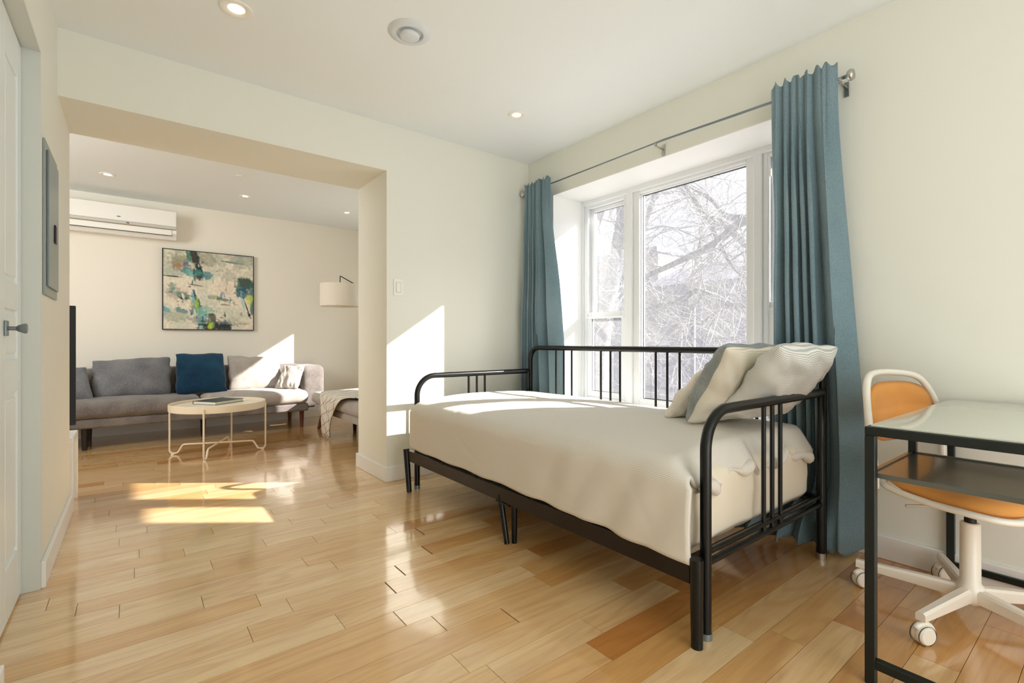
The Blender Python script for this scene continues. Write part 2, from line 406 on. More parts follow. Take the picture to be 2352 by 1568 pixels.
def pillow(bm, BL, BR, TL, TR, T, n=30, pinch=0.07, wr=0.01, ws=9, seed=1.0, Tb=None, ex=0.5, cr=0.05):
    """front = normal of (BR-BL) x (TL-BL); two material slots: 0 front, 1 back"""
    BL, BR, TL, TR = map(V, (BL, BR, TL, TR))
    N = (BR-BL).cross(TL-BL).normalized(); W = ((BR-BL).length+(TR-TL).length)/2; Hh = (TL-BL).length
    uvl = bm.loops.layers.uv.get('UVMap') or bm.loops.layers.uv.new('UVMap')
    sides = []
    for sgn in (1, -1):
        g = []
        for i in range(n+1):
            row = []
            for j in range(n+1):
                u = -math.cos(PI*i/n); v = -math.cos(PI*j/n)
                u = 0.6*u+0.4*(2*i/n-1); v = 0.6*v+0.4*(2*j/n-1)
                uu = u*(1-pinch*(1-v*v))*(1-cr*(u*v)**4); vv = v*(1-pinch*(1-u*u))*(1-cr*(u*v)**4)
                a, b = (uu+1)/2, (vv+1)/2
                p = BL.lerp(BR, a).lerp(TL.lerp(TR, a), b)
                Ts = T if sgn > 0 else (Tb or T); h = Ts*(max(0, 1-u*u)**ex*max(0, 1-v*v)**ex)
                h *= 1+0.15*(-vv)
                edge = max(abs(u), abs(v))
                q = p+N*sgn*h
                # creases radiating from the corners plus soft lumps
                w = wr*(0.45*nz((u*1.6, v*1.6, sgn), 1.2, seed)+0.35*nz((u*5+v*2, v*2.2, sgn*2), 1.3, seed+3)*(0.3+edge)+0.12*nz((u*11, v*7, sgn), 1.2, seed+7))
                q += N*sgn*w*(min(1, h/Ts*1.6)) + (p-(BL+BR+TL+TR)/4)*0.06*nz((u, v, 0), 2.5, seed+9)
                row.append((q, (a*W, b*Hh), i in (0, n) or j in (0, n)))
            g.append(row)
        sides.append(g)
    vf = [[bm.verts.new(sides[0][i][j][0]) for j in range(n+1)] for i in range(n+1)]
    vb = [[vf[i][j] if sides[0][i][j][2] else bm.verts.new(sides[1][i][j][0]) for j in range(n+1)] for i in range(n+1)]
    for s, vs in ((0, vf), (1, vb)):
        for i in range(n):
            for j in range(n):
                f = bm.faces.new((vs[i][j], vs[i+1][j], vs[i+1][j+1], vs[i][j+1])); f.material_index = s
                for l, (a, b) in zip(f.loops, ((i, j), (i+1, j), (i+1, j+1), (i, j+1))): l[uvl].uv = sides[0][a][b][1]
def grid_surf(bm, fn, nu, nv, mi=0, uvf=None, thick=None):
    uvl = bm.loops.layers.uv.get('UVMap') or bm.loops.layers.uv.new('UVMap')
    g = [[bm.verts.new(fn(i/nu, j/nv)) for j in range(nv+1)] for i in range(nu+1)]
    for i in range(nu):
        for j in range(nv):
            f = bm.faces.new((g[i][j], g[i+1][j], g[i+1][j+1], g[i][j+1])); f.material_index = mi
            if uvf:
                for l, (a, b) in zip(f.loops, ((i, j), (i+1, j), (i+1, j+1), (i, j+1))): l[uvl].uv = uvf(a/nu, b/nv)
    return g
def solid(o, t, off=1.0, sub=0):
    m = o.modifiers.new('thick', 'SOLIDIFY'); m.thickness = t; m.offset = off
    if sub:
        s = o.modifiers.new('sub', 'SUBSURF'); s.levels = sub; s.render_levels = sub
def smoothstep(a, b, x):
    t = max(0, min(1, (x-a)/(b-a))); return t*t*(3-2*t)

# ------------------------------------------------------------------ room shell
def structure(name, bm, m, parent=None, **k):
    return link(name, bm, m, parent, kind='structure', **k)

# floor of individual planks (one mesh), joints where the photo shows them
PW = 0.112
seams_known = [(0.306, 1.82), (0.57, 1.715), (0.202, 2.16), (-0.045, 2.256), (-0.17, 2.365), (0.744, 1.61), (0.5, 2.617), (0.182, 2.727)]
TH, FF, HZ, EYE = 0.662, 1111.4, 784.0, 0.985
def floorpt(u, v):
    d = FF*EYE/(v-HZ); l = (u-1176)/FF*d
    return (d*math.sin(TH)+l*math.cos(TH), d*math.cos(TH)-l*math.sin(TH))
for (a, b) in ((1370, 468), (1502, 481), (1162, 640), (1304, 665), (1414, 366), (605, 525), (627, 433), (536, 383), (662, 326), (523, 324), (491, 252), (1755, 581), (1796, 502), (1912, 412), (1974, 743), (2288, 707), (1304, 285), (1219, 241), (1451, 285), (1687, 263), (1881, 325), (2172, 285)):
    seams_known.append(floorpt(a/1.96, 1050+b/1.96))
for (a, b) in ((546, 821), (803, 985), (682, 1327), (855, 1142), (300, 1376), (86, 1351), (32, 1181), (82, 1086), (231, 973), (186, 872), (1165, 1524), (1522, 1159)):
    seams_known.append(floorpt(880+a/2.376, 850+b/2.376))
for (a, b) in ((1287, 1145), (545, 975), (130, 1120)):
    seams_known.append(floorpt(1900+a/3.35, 1100+b/3.35))
bm = new_bm()
box(bm, (-3.2, -2.35, -0.1), (3.15, 6.75, -0.004), mi=1)
cl = bm.loops.layers.float_color.new('plank')
rnd = random.Random(11)
k0 = int(math.floor((-2.3-1.66)/PW)); k1 = int(math.ceil((6.7-1.66)/PW))
for k in range(k0, k1):
    y0 = 1.66+PW*k; y1 = y0+PW
    ks = sorted(x for x, y in seams_known if y0 <= y < y1)
    xs = []
    x = -3.15+rnd.random()*0.9
    while x < 2.69:
        xs.append(x); x += rnd.choice((0.45, 0.6, 0.8, 0.95, 1.15))*(0.85+0.3*rnd.random())
    if ks: xs = [q for q in xs if all(abs(q-s) > 0.42 for s in ks)]
    xs = sorted(xs+ks)
    xs = [-3.2]+xs+[2.695]
    for a, b in zip(xs[:-1], xs[1:]):
        if b-a < 0.02: continue
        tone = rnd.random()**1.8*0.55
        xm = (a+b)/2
        if xm > 1.2 and y0 < 2.6: tone = min(1, tone*0.8+0.30+0.48*rnd.random()*(xm > 1.5))  # redder planks here put the missing window reflections into the colour
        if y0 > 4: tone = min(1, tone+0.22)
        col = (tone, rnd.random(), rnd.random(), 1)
        g = 0.0008
        zz = -0.0003*rnd.random()
        for (px0, py0, px1, py1) in ((a+g, y0+g*0.8, b-g, y1-g*0.8),):
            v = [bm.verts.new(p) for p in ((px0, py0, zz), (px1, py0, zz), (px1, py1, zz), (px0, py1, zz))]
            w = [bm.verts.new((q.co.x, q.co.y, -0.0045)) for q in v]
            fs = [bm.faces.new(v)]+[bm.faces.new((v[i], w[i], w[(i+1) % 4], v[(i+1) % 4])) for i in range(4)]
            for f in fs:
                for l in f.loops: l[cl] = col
structure('floor', bm, [M_floor, M_gap])

bm = new_bm()
box(bm, (-3.2, -2.35, H), (3.15, 6.75, H+0.12))
structure('ceiling', bm, M_ceil)

# window wall (both rooms) with its two openings
WY0, WY1, WZ0, WZ1 = 0.91, 2.91, 0.46, 2.18
LY0, LY1, LZ0, LZ1 = 4.28, 5.76, 0.86, 2.18
XO = 3.13
bm = new_bm()
def wseg(y0, y1, z0, z1): box(bm, (XW, y0, z0), (XO, y1, z1))
wseg(-2.35, WY0, 0, H); wseg(WY0, WY1, 0, WZ0); wseg(WY0, WY1, WZ1, H); wseg(WY1, LY0, 0, H)
wseg(LY0, LY1, 0, LZ0); wseg(LY0, LY1, LZ1, H); wseg(LY1, 6.75, 0, H)
structure('wall_right', bm, M_wall)
# partition with the wide opening
bm = new_bm()
box(bm, (XP, YO, 0), (XW, YB, H)); box(bm, (XL, YO, 2.185), (XP, YB, H))
structure('wall_middle', bm, M_wall)
DY0, DY1, DZ = 1.90, 2.667, 2.135
bm = new_bm()
box(bm, (XL-0.16, -2.35, 0), (XL, DY0, H)); box(bm, (XL-0.16, DY1, 0), (XL, YB, H)); box(bm, (XL-0.16, DY0, DZ), (XL, DY1, H))
structure('wall_left', bm, M_wall)
bm = new_bm(); box(bm, (-3.2, YB-0.15, 0), (XL-0.16, YB, H)); structure('wall_near', bm, M_wall2)
bm = new_bm(); box(bm, (-3.2, YF, 0), (XW, YF+0.15, H)); structure('wall_far', bm, M_wall2)
bm = new_bm(); box(bm, (-3.2, YB, 0), (-3.05, YF, H)); structure('wall_west', bm, M_wall2)
bm = new_bm(); box(bm, (XL-0.16, -2.35, 0), (XW, -2.2, H)); structure('wall_back', bm, M_wall)

BH, BT = 0.105, 0.016
def bb(name, segs):
    bm = new_bm()
    for a, b in segs: box(bm, a, b, bev=0.003, seg=1)
    structure(name, bm, M_trim)
bb('baseboard_right', [((XW-BT, -2.2, 0), (XW, YO, BH)), ((XW-BT, YB, 0), (XW, YF, BH))])
bb('baseboard_middle', [((XP-BT, YO-BT, 0), (XW-BT, YO, BH)), ((XP-BT, YO, 0), (XP, YB+BT, BH)), ((XP, YB, 0), (XW-BT, YB+BT, BH))])
bb('baseboard_left', [((XL, DY1+0.005, 0), (XL+BT, YB, BH)), ((XL, -2.2, 0), (XL+BT, DY0-0.005, BH)), ((-3.05, YB, 0), (XL+BT, YB+BT, BH))])
bb('baseboard_far', [((-3.05, YF-BT, 0), (XW-BT, YF, BH+0.01))])

# closet door: two moulded leaves in a recessed opening
bm = new_bm()
jd = 0.052
box(bm, (XL-0.16, DY1-0.004, 0.001), (XL+0.002, DY1+0.001, DZ)); box(bm, (XL-0.16, DY0-0.001, 0.001), (XL+0.002, DY0+0.004, DZ)); box(bm, (XL-0.16, DY0, DZ-0.004), (XL+0.002, DY1, DZ+0.001))
structure('trim_1', bm, mat('jamb_paint', (210, 214, 208), 0.4))
def leaf(y0, y1, knob):
    d = structure_door(y0, y1)
    if knob:
        k = new_bm()
        cy, cz = 2.36, 1.03; x0 = XL-jd
        box(k, (x0+0.0, cy-0.022, cz-0.026), (x0+0.007, cy+0.022, cz+0.026), bev=0.002)
        prof = [(0.007, 0.005), (0.007, 0.028), (0.010, 0.030), (0.017, 0.046), (0.018, 0.052), (0.014, 0.055), (0, 0.055)]
        lathe(k, prof, (x0, cy, cz), axis='X', seg=20)
        structure_knob = link('knob', k, M_steel, d, smooth=True, auto=0.6, label='square-plated grey metal knob')
    return d
def structure_door(y0, y1):
    bm = new_bm(); xf = XL-jd; xb = xf-0.035
    st = 0.075
    zs = [0.012, 0.20, 0.80, 0.92, 1.16, 1.28, 1.98, DZ-0.012]
    box(bm, (xb, y0, zs[0]), (xf-0.008, y1, zs[-1]))
    box(bm, (xb, y0, zs[0]), (xf, y0+st, zs[-1]), bev=0.002, seg=1); box(bm, (xb, y1-st, zs[0]), (xf, y1, zs[-1]), bev=0.002, seg=1)
    for a, b in ((0, 1), (2, 3), (6, 7)):
        box(bm, (xb, y0+st, zs[a]), (xf, y1-st, zs[b]), bev=0.002, seg=1)
    box(bm, (xb, y0+st, 1.10), (xf, y1-st, 1.20), bev=0.002, seg=1)
    for a, b in ((0.20, 0.80), (0.92, 1.10), (1.20, 1.98)):
        box(bm, (xb, y0+st+0.02, a+0.02), (xf-0.002, y1-st-0.02, b-0.02), bev=0.005, seg=2)
    return structure('door_1' if y0 > 2.2 else 'door_2', bm, M_door)
leaf(2.285, DY1-0.008, True); leaf(DY0+0.008, 2.281, False)

# ------------------------------------------------------------------ windows
def frame_rect(bm, x0, x1, y0, y1, z0, z1, w, bev=0.004):
    ws = w if isinstance(w, (list, tuple)) else [w]*4       # y0 side, y1 side, bottom, top
    box(bm, (x0, y0, z0), (x1, y0+ws[0], z1), bev, 1); box(bm, (x0, y1-ws[1], z0), (x1, y1, z1), bev, 1)
    box(bm, (x0, y0+ws[0], z0), (x1, y1-ws[1], z0+ws[2]), bev, 1); box(bm, (x0, y0+ws[0], z1-ws[3]), (x1, y1-ws[1], z1), bev, 1)
def pane(parent, x, y0, y1, z0, z1, label=None):
    bm = new_bm(); box(bm, (x-0.002, y0, z0), (x+0.002, y1, z1)); return link('window_pane', bm, M_pane, parent, label=label, kind='structure')
def double_hung(root, y0, y1, z0, z1, mid, nm):
    b = new_bm(); frame_rect(b, 3.035, 3.125, y0, y1, z0, z1, 0.03)
    frame_rect(b, 3.035, 3.05, y0+0.028, y1-0.028, mid-0.03, z1-0.028, [0.012, 0.012, 0.02, 0.012])
    link('sash_frame', b, M_vinyl, root, kind='structure')
    b = new_bm(); frame_rect(b, 3.085, 3.115, y0+0.03, y1-0.03, mid-0.02, z1-0.03, [0.04, 0.04, 0.03, 0.035])
    u = link('upper_sash', b, M_vinyl, root, kind='structure'); pane(u, 3.10, y0+0.065, y1-0.065, mid+0.005, z1-0.06)
    b = new_bm(); frame_rect(b, 3.045, 3.08, y0+0.025, y1-0.025, z0+0.03, mid+0.025, [0.05, 0.05, 0.05, 0.045])
    l = link('lower_sash', b, M_vinyl, root, kind='structure'); pane(l, 3.062, y0+0.07, y1-0.07, z0+0.075, mid-0.015)
    # dark glazing gasket round the visible glass
    b = new_bm(); frame_rect(b, 3.096, 3.099, y0+0.067, y1-0.067, mid+0.008, z1-0.062, 0.005, 0); link('gasket', b, M_dark, u, kind='structure')
    b = new_bm(); frame_rect(b, 3.056, 3.059, y0+0.073, y1-0.073, z0+0.078, mid-0.018, 0.005, 0); link('gasket', b, M_dark, l, kind='structure')
    b = new_bm(); box(b, (3.03, y1-0.05, z1-0.16), (3.045, y1-0.035, z1-0.11), 0.003, 1); link('sash_latch', b, M_white, root, kind='structure')
w1 = bpy.data.objects.new('window_1', None); COL.objects.link(w1); w1.location = (3.03, 1.91, WZ0)
w1['kind'] = 'structure'; w1['label'] = 'large white three-part window behind the daybed'
b = new_bm()
frame_rect(b, 3.02, 3.125, WY0, WY1, WZ0, WZ1, [0.02, 0.02, 0.03, 0.045])
box(b, (3.02, 2.375, WZ0), (3.125, 2.425, WZ1-0.04), 0.004, 1); box(b, (3.02, 1.395, WZ0), (3.125, 1.445, WZ1-0.04), 0.004, 1)
link('window_frame', b, M_vinyl, w1, kind='structure')
double_hung(w1, 2.425, 2.89, WZ0+0.03, WZ1-0.035, 1.205, 'a')
double_hung(w1, 0.93, 1.395, WZ0+0.03, WZ1-0.035, 1.205, 'b')
b = new_bm(); frame_rect(b, 3.04, 3.11, 1.445, 2.375, WZ0+0.03, WZ1-0.035, [0.055, 0.055, 0.05, 0.03])
frame_rect(b, 3.06, 3.10, 1.492, 2.328, WZ0+0.07, WZ1-0.058, 0.018)
c = link('fixed_sash', b, M_vinyl, w1, kind='structure'); pane(c, 3.085, 1.505, 2.315, WZ0+0.085, WZ1-0.072)
b = new_bm(); frame_rect(b, 3.078, 3.081, 1.508, 2.312, WZ0+0.088, WZ1-0.075, 0.006, 0); link('gasket', b, M_dark, c, kind='structure')
b = new_bm(); box(b, (XW-0.03, WY0-0.03, WZ0-0.005), (3.02, WY1+0.03, WZ0+0.018), 0.004, 1); link('window_sill', b, M_trim, w1, kind='structure')
# reveal lining
b = new_bm(); t_ = 0.006
box(b, (XW-0.001, WY0-0.001, WZ0), (3.03, WY0+t_, WZ1)); box(b, (XW-0.001, WY1-t_, WZ0), (3.03, WY1+0.001, WZ1)); box(b, (XW-0.001, WY0, WZ1-t_), (3.03, WY1, WZ1+0.001))
structure('trim_2', b, M_trim)

w2 = bpy.data.objects.new('window_2', None); COL.objects.link(w2); w2.location = (3.03, 4.91, LZ0); w2['kind'] = 'structure'
w2['label'] = 'living room window beyond the partition'
b = new_bm(); frame_rect(b, 3.03, 3.12, LY0, LY1, LZ0, LZ1, 0.07); link('window_frame', b, M_vinyl, w2, kind='structure')
pane(w2, 3.08, LY0+0.06, LY1-0.06, LZ0+0.06, LZ1-0.06)

# ------------------------------------------------------------------ ceiling and wall fittings
def downlight(x, y, r, label, group='recessed ceiling downlights'):
    t = thing('ceiling_downlight', label, 'downlight', (x, y, H), group)
    b = new_bm(); lathe(b, [(r, 0), (r*0.98, -0.004), (r*0.9, -0.006), (r*0.55, -0.004), (r*0.5, 0.002), (r*0.5, 0.0)], (x, y, H-0.0005), seg=36)
    link('trim_ring', b, M_white, t, smooth=True)
    b = new_bm(); lathe(b, [(r*0.48, -0.0015), (r*0.4, -0.003), (0, -0.0045)], (x, y, H-0.001), seg=24); link('bulb', b, M_bulb, t, smooth=True)
downlight(0.368, 2.535, 0.07, 'round recessed downlight in the near ceiling, left of the round vent')
downlight(2.032, 2.555, 0.058, 'round recessed downlight in the near ceiling, close to the window wall corner')
downlight(-0.198, 5.77, 0.06, 'recessed downlight in the living room ceiling, in front of the air conditioner')
downlight(0.915, 5.742, 0.055, 'recessed downlight in the living room ceiling, above the painting')
downlight(1.986, 5.735, 0.055, 'recessed downlight in the living room ceiling, above the drum lamp')
t = thing('ceiling_vent', 'round white air vent with a raised central disc on the ceiling', 'vent', (1.072, 2.20, H))
b = new_bm(); lathe(b, [(0.102, 0), (0.10, -0.006), (0.07, -0.016), (0.066, -0.014), (0.062, -0.004), (0.062, 0)], (1.072, 2.20, H-0.0005), seg=48); link('vent_ring', b, mat('vent_white', (214, 220, 224), 0.4), t, smooth=True)
b = new_bm(); lathe(b, [(0.0, -0.030), (0.038, -0.029), (0.047, -0.024), (0.05, -0.016), (0.045, -0.012), (0.012, -0.01), (0.012, 0)], (1.072, 2.20, H-0.001), seg=40); link('vent_disc', b, MATS['vent_white'], t, smooth=True)
b = new_bm(); lathe(b, [(0.036, 0), (0.036, -0.004), (0.033, -0.006), (0, -0.006)], (0.766, 5.076, H-0.0005), seg=28)
link('sprinkler_cover', b, M_white, smooth=True, label='small flat white disc cover on the living room ceiling', cat='ceiling cover')
# light switch
t = thing('light_switch', 'white rocker light switch on the wall beside the opening', 'switch', (1.48, YO, 1.37))
b = new_bm(); box(b, (1.445, YO-0.006, 1.31), (1.515, YO-0.0003, 1.43), 0.002, 2); link('switch_plate', b, M_white, t)
b = new_bm(); box(b, (1.464, YO-0.010, 1.336), (1.496, YO-0.005, 1.404), 0.0015, 1); link('rocker', b, M_white, t)
b = new_bm(); box(b, (1.461, YO-0.0068, 1.333), (1.499, YO-0.006, 1.407)); link('rocker_groove', b, M_acgrey, t)
# electrical panel on the left wall
t = thing('electrical_panel', 'grey metal electrical panel door on the left wall', 'electrical panel', (XL, 2.92, 1.5))
b = new_bm(); box(b, (XL+0.0005, 2.724, 1.178), (XL+0.008, 3.117, 1.815), 0.002, 1); link('panel_frame', b, mat('panel_grey', (150, 160, 158), 0.4, metal=0.2), t)
b = new_bm(); box(b, (XL+0.008, 2.765, 1.215), (XL+0.016, 3.085, 1.78), 0.003, 2); link('panel_door', b, mat('panel_door_grey', (122, 136, 138), 0.3, metal=0.3), t)
b = new_bm(); box(b, (XL+0.016, 2.93, 1.42), (XL+0.021, 2.98, 1.50), 0.002, 1); link('latch', b, M_dark, t, label='small black latch')

# ------------------------------------------------------------------ air conditioner
t = thing('air_conditioner', 'white wall-mounted split air conditioner high on the living room wall', 'air conditioner', (-0.15, YF, 2.24))
x0, x1 = -0.66, 0.356
def prism_x(bm, prof, xa, xb, mi=0):
    A = [bm.verts.new((xa, y, z)) for y, z in prof]; B = [bm.verts.new((xb, y, z)) for y, z in prof]; n = len(prof)
    for i in range(n): bm.faces.new((A[i], A[(i+1) % n], B[(i+1) % n], B[i])).material_index = mi
    bm.faces.new(A[::-1]).material_index = mi; bm.faces.new(B).material_index = mi
b = new_bm(); prism_x(b, [(YF-0.001, 2.10), (YF-0.001, 2.375), (YF-0.17, 2.385), (YF-0.205, 2.375), (YF-0.205, 2.20), (YF-0.20, 2.15), (YF-0.14, 2.09)], x0, x1); link('housing', b, M_white, t)
b = new_bm(); box(b, (x0+0.003, YF-0.221, 2.222), (x1-0.003, YF-0.206, 2.384), 0.004, 2); link('front_panel', b, M_white, t)
b = new_bm(); box(b, (x0+0.003, YF-0.219, 2.192), (x1-0.003, YF-0.206, 2.221), 0.002, 1); f_ = link('trim_strip', b, M_acgrey, t)
b = new_bm(); box(b, (x0+0.004, YF-0.2205, 2.187), (x1-0.004, YF-0.206, 2.1915), 0.001, 1); link('gold_line', b, M_gold, f_, label='thin gold line')
b = new_bm(); prism_x(b, [(YF-0.209, 2.184), (YF-0.214, 2.182), (YF-0.207, 2.128), (YF-0.200, 2.128)], x0+0.03, x1-0.045); link('louver', b, M_white, t)
b = new_bm(); box(b, (x0+0.03, YF-0.2055, 2.122), (x1-0.04, YF-0.199, 2.128)); link('louver_gap', b, M_dark, t)
b = new_bm(); lathe(b, [(0.0, -0.002), (0.016, -0.002), (0.017, 0)], (-0.13, YF-0.221, 2.262), axis='Y', seg=20); b.verts.ensure_lookup_table()
for v in b.verts: v.co.z = 2.262+(v.co.z-2.262)*0.35
link('badge', b, M_steel, t)
b = new_bm(); box(b, (-0.07, YF-0.2215, 2.202), (-0.045, YF-0.219, 2.211)); link('indicator', b, M_dark, t)

# ------------------------------------------------------------------ painting
PX0, PX1, PZ0, PZ1, PY = 0.236, 1.137, 1.117, 2.012, YF-0.035
t = thing('abstract_painting', 'abstract canvas in teal, green, black and cream in a thin black frame', 'painting', (0.686, YF, 1.117))
b = new_bm(); fw = 0.008
for (a, c) in (((PX0, PZ0), (PX0+fw, PZ1)), ((PX1-fw, PZ0), (PX1, PZ1)), ((PX0+fw, PZ0), (PX1-fw, PZ0+fw)), ((PX0+fw, PZ1-fw), (PX1-fw, PZ1))):
    box(b, (a[0], PY-0.006, a[1]), (c[0], YF-0.001, c[1]))
link('frame', b, M_dark, t, label='thin black frame')
N = 220
yy, xx = np.mgrid[0:N+1, 0:N+1]/N          # yy = down
rng = np.random.RandomState(3)
def field(f, seed, ax=1.0, ay=1.0):
    out = np.zeros((N+1, N+1))
    for a in range(N+1):
        for c_ in range(N+1): out[a, c_] = noise.noise(V((xx[a, c_]*f*ax+seed, yy[a, c_]*f*ay-seed, seed)))
    return out
n_lo = field(3.2, 2.0); n_mid = field(9, 7.0); n_hi = field(34, 11.0); n_h = field(16, 4.0, 0.45, 2.2); n_v = field(16, 9.0, 2.4, 0.4)
img = np.zeros((N+1, N+1, 3))
def C(r, g, bb_): return np.array(lin((r, g, bb_))[:3])
img[:] = C(222, 212, 190)
def blend(mask, c):
    global img
    img = img*(1-mask[..., None])+c*mask[..., None]
def sm(x, a, b_): 
    q = np.clip((x-a)/(b_-a), 0, 1); return q*q*(3-2*q)
blend(0.5*sm(n_lo, -0.05, 0.35), C(178, 186, 170)); blend(0.5*sm(-n_lo, 0.0, 0.4), C(214, 190, 170)); blend(0.45*sm(n_h, 0.05, 0.4), C(222, 214, 190))
blend(0.55*sm(0.30-yy, -0.05, 0.2)*sm(n_mid+0.3, 0, 0.5), C(146, 152, 138))
def blob(cx_, cy_, rx, ry, ang, c, al=0.9, rough=0.7, edge=0.35):
    ca, sa = math.cos(ang), math.sin(ang); dx = xx-cx_; dy = yy-cy_
    p = (dx*ca+dy*sa)/rx; q = (-dx*sa+dy*ca)/ry
    d = np.sqrt(p*p+q*q)+rough*(0.5*n_mid+0.45*n_hi+0.35*n_v+0.2*n_h)
    blend(al*sm(1.0-d, -edge*0.5, edge), C(*c))
blob(.17, .15, .12, .10, .2, (112, 104, 60), .55); blob(.15, .2, .06, .05, 0, (160, 100, 60), .6); blob(.24, .17, .05, .05, 0, (72, 82, 130), .7)
blob(.10, .28, .12, .06, 0, (130, 150, 140), .5)
blob(.45, .09, .16, .09, 0, (120, 124, 104), .6); blob(.34, .10, .05, .18, -.25, (12, 20, 16), .95, .5); blob(.27, .08, .02, .10, -.3, (40, 120, 96), .9)
blob(.38, .28, .05, .09, 0, (14, 16, 14), .95, .6); blob(.30, .25, .10, .05, 0.3, (40, 128, 134), .75); blob(.47, .30, .06, .06, 0, (34, 116, 128), .8); blob(.29, .30, .05, .04, 0, (90, 170, 160), .7)
blob(.75, .10, .15, .012, .08, (24, 108, 112), .95, .25, .5); blob(.86, .06, .14, .10, 0, (140, 150, 136), .6)
blob(.09, .335, .11, .010, .05, (20, 30, 36), .95, .3, .5); blob(.09, .46, .04, .07, 0, (96, 142, 124), .7)
blob(.33, .43, .10, .012, .15, (120, 62, 46), .75, .4, .5); blob(.20, .57, .09, .05, .3, (34, 112, 92), .85); blob(.14, .55, .14, .07, .1, (128, 140, 122), .5); blob(.19, .61, .04, .012, .6, (14, 40, 40), .9, .2)
blob(.70, .28, .10, .09, 0, (168, 166, 154), .6)
blob(.90, .38, .12, .11, 0, (22, 62, 52), .95, .6); blob(.88, .50, .11, .09, .2, (24, 84, 110), .9, .6); blob(.98, .52, .05, .14, 0, (30, 104, 106), .9, .5); blob(.99, .66, .03, .14, 0, (30, 92, 92), .85)
blob(.95, .58, .05, .09, 0, (196, 204, 92), .8, .6); blob(.87, .60, .02, .12, -.2, (120, 180, 190), .6); blob(.92, .69, .008, .17, -.3, (20, 34, 44), .95, .3, .5); blob(.955, .80, .014, .022, 0, (14, 20, 26), .95)
blob(.56, .585, .09, .03, .1, (108, 122, 88), .6); blob(.64, .60, .08, .025, .2, (52, 76, 92), .75, .8); blob(.64, .54, .03, .05, 0, (70, 134, 150), .7); blob(.66, .67, .06, .012, 0, (90, 84, 84), .6)
blob(.33, .62, .035, .14, -.15, (70, 150, 160), .7, .5); blob(.34, .60, .015, .12, -.2, (18, 44, 70), .9, .5); blob(.38, .70, .012, .12, -.05, (14, 34, 50), .9, .4)
blob(.36, .72, .025, .14, -.1, (156, 196, 40), .85, .5); blob(.40, .84, .07, .14, 0, (86, 158, 172), .75, .6); blob(.30, .78, .02, .06, .2, (30, 76, 110), .8); blob(.46, .76, .09, .07, 0, (110, 170, 150), .6)
blob(.20, .77, .09, .03, .25, (48, 118, 130), .8); blob(.02, .75, .06, .035, .4, (60, 150, 170), .8); blob(.12, .84, .16, .07, 0, (150, 156, 128), .5); blob(.33, .88, .09, .05, 0, (130, 130, 132), .6)
blob(.52, .86, .05, .09, 0, (20, 44, 36), .85, .7); blob(.62, .93, .16, .05, 0, (22, 76, 96), .9, .7); blob(.50, .96, .13, .06, 0, (14, 24, 18), .95, .7); blob(.66, .97, .09, .05, 0, (8, 14, 12), .95, .6)
blob(.51, .95, .035, .05, .4, (186, 204, 48), .9, .6); blob(.40, .97, .02, .05, 0, (150, 200, 190), .7); blob(.42, .94, .06, .012, 0, (10, 16, 16), .9, .5)
blob(.88, .92, .10, .014, 0, (176, 128, 106), .6, .4); blob(.86, .79, .02, .03, 0, (120, 116, 128), .6); blob(.76, .88, .08, .05, 0, (186, 178, 150), .6)
rs_ = random.Random(17)
pal = ((30, 100, 104), (16, 50, 48), (60, 140, 130), (96, 120, 96), (40, 84, 110), (120, 160, 60), (12, 18, 18), (150, 150, 130), (226, 220, 198), (170, 120, 90))
for cxx, cyy, sx_, sy_, k_ in ((.36, .22, .12, .12, 16), (.33, .68, .10, .16, 16), (.52, .88, .16, .08, 20), (.90, .48, .08, .14, 14), (.62, .62, .10, .06, 10), (.16, .62, .12, .14, 12), (.5, .5, .4, .4, 26)):
    for _ in range(k_):
        hz_ = rs_.random() < 0.5; a_ = rs_.uniform(.008, .035); b_ = rs_.uniform(.004, .014)
        blob(rs_.gauss(cxx, sx_*.6), rs_.gauss(cyy, sy_*.6), a_ if hz_ else b_, b_ if hz_ else a_*1.4, rs_.gauss(0, .2), pal[rs_.randrange(len(pal))], rs_.uniform(.4, .85), .55)
img *= (1+0.18*n_hi[..., None]); img = np.clip(img*1.05, 0, 1)
bm = new_bm(); cl = bm.verts.layers.float_color.new('paint')
vs = [[None]*(N+1) for _ in range(N+1)]
for a in range(N+1):
    for c_ in range(N+1):
        v = bm.verts.new((PX0+fw+(PX1-PX0-2*fw)*c_/N, PY, PZ1-fw-(PZ1-PZ0-2*fw)*a/N)); v[cl] = (*img[a, c_], 1); vs[a][c_] = v
for a in range(N):
    for c_ in range(N): bm.faces.new((vs[a][c_], vs[a+1][c_], vs[a+1][c_+1], vs[a][c_+1]))
link('canvas', bm, M_art, t)

# ------------------------------------------------------------------ television and bench
t = thing('television', 'thin black flat television seen edge-on past the left wall end', 'television', (-0.88, 4.02, 0.45))
b = new_bm(); box(b, (-1.46, 4.0, 0.47), (-0.288, 4.03, 1.205), 0.004, 2); link('bezel', b, M_dark, t)
b = new_bm(); box(b, (-1.45, 4.03, 0.485), (-0.30, 4.032, 1.195)); link('screen', b, M_screen, t)
b = new_bm(); box(b, (-1.05, 3.93, 0.4265), (-0.72, 4.10, 0.436), 0.003, 1); box(b, (-0.92, 4.0, 0.43), (-0.85, 4.02, 0.5)); link('stand_foot', b, M_dark, t)
t = thing('television_bench', 'low white television bench with square legs past the left wall end', 'bench', (-0.9, 3.97, 0))
b = new_bm(); box(b, (-1.55, 3.80, 0.385), (-0.284, 4.115, 0.425), 0.003, 1); link('top', b, M_white, t)
b = new_bm(); box(b, (-1.53, 3.81, 0.31), (-0.33, 4.10, 0.33), 0.002, 1); link('shelf', b, M_white, t)
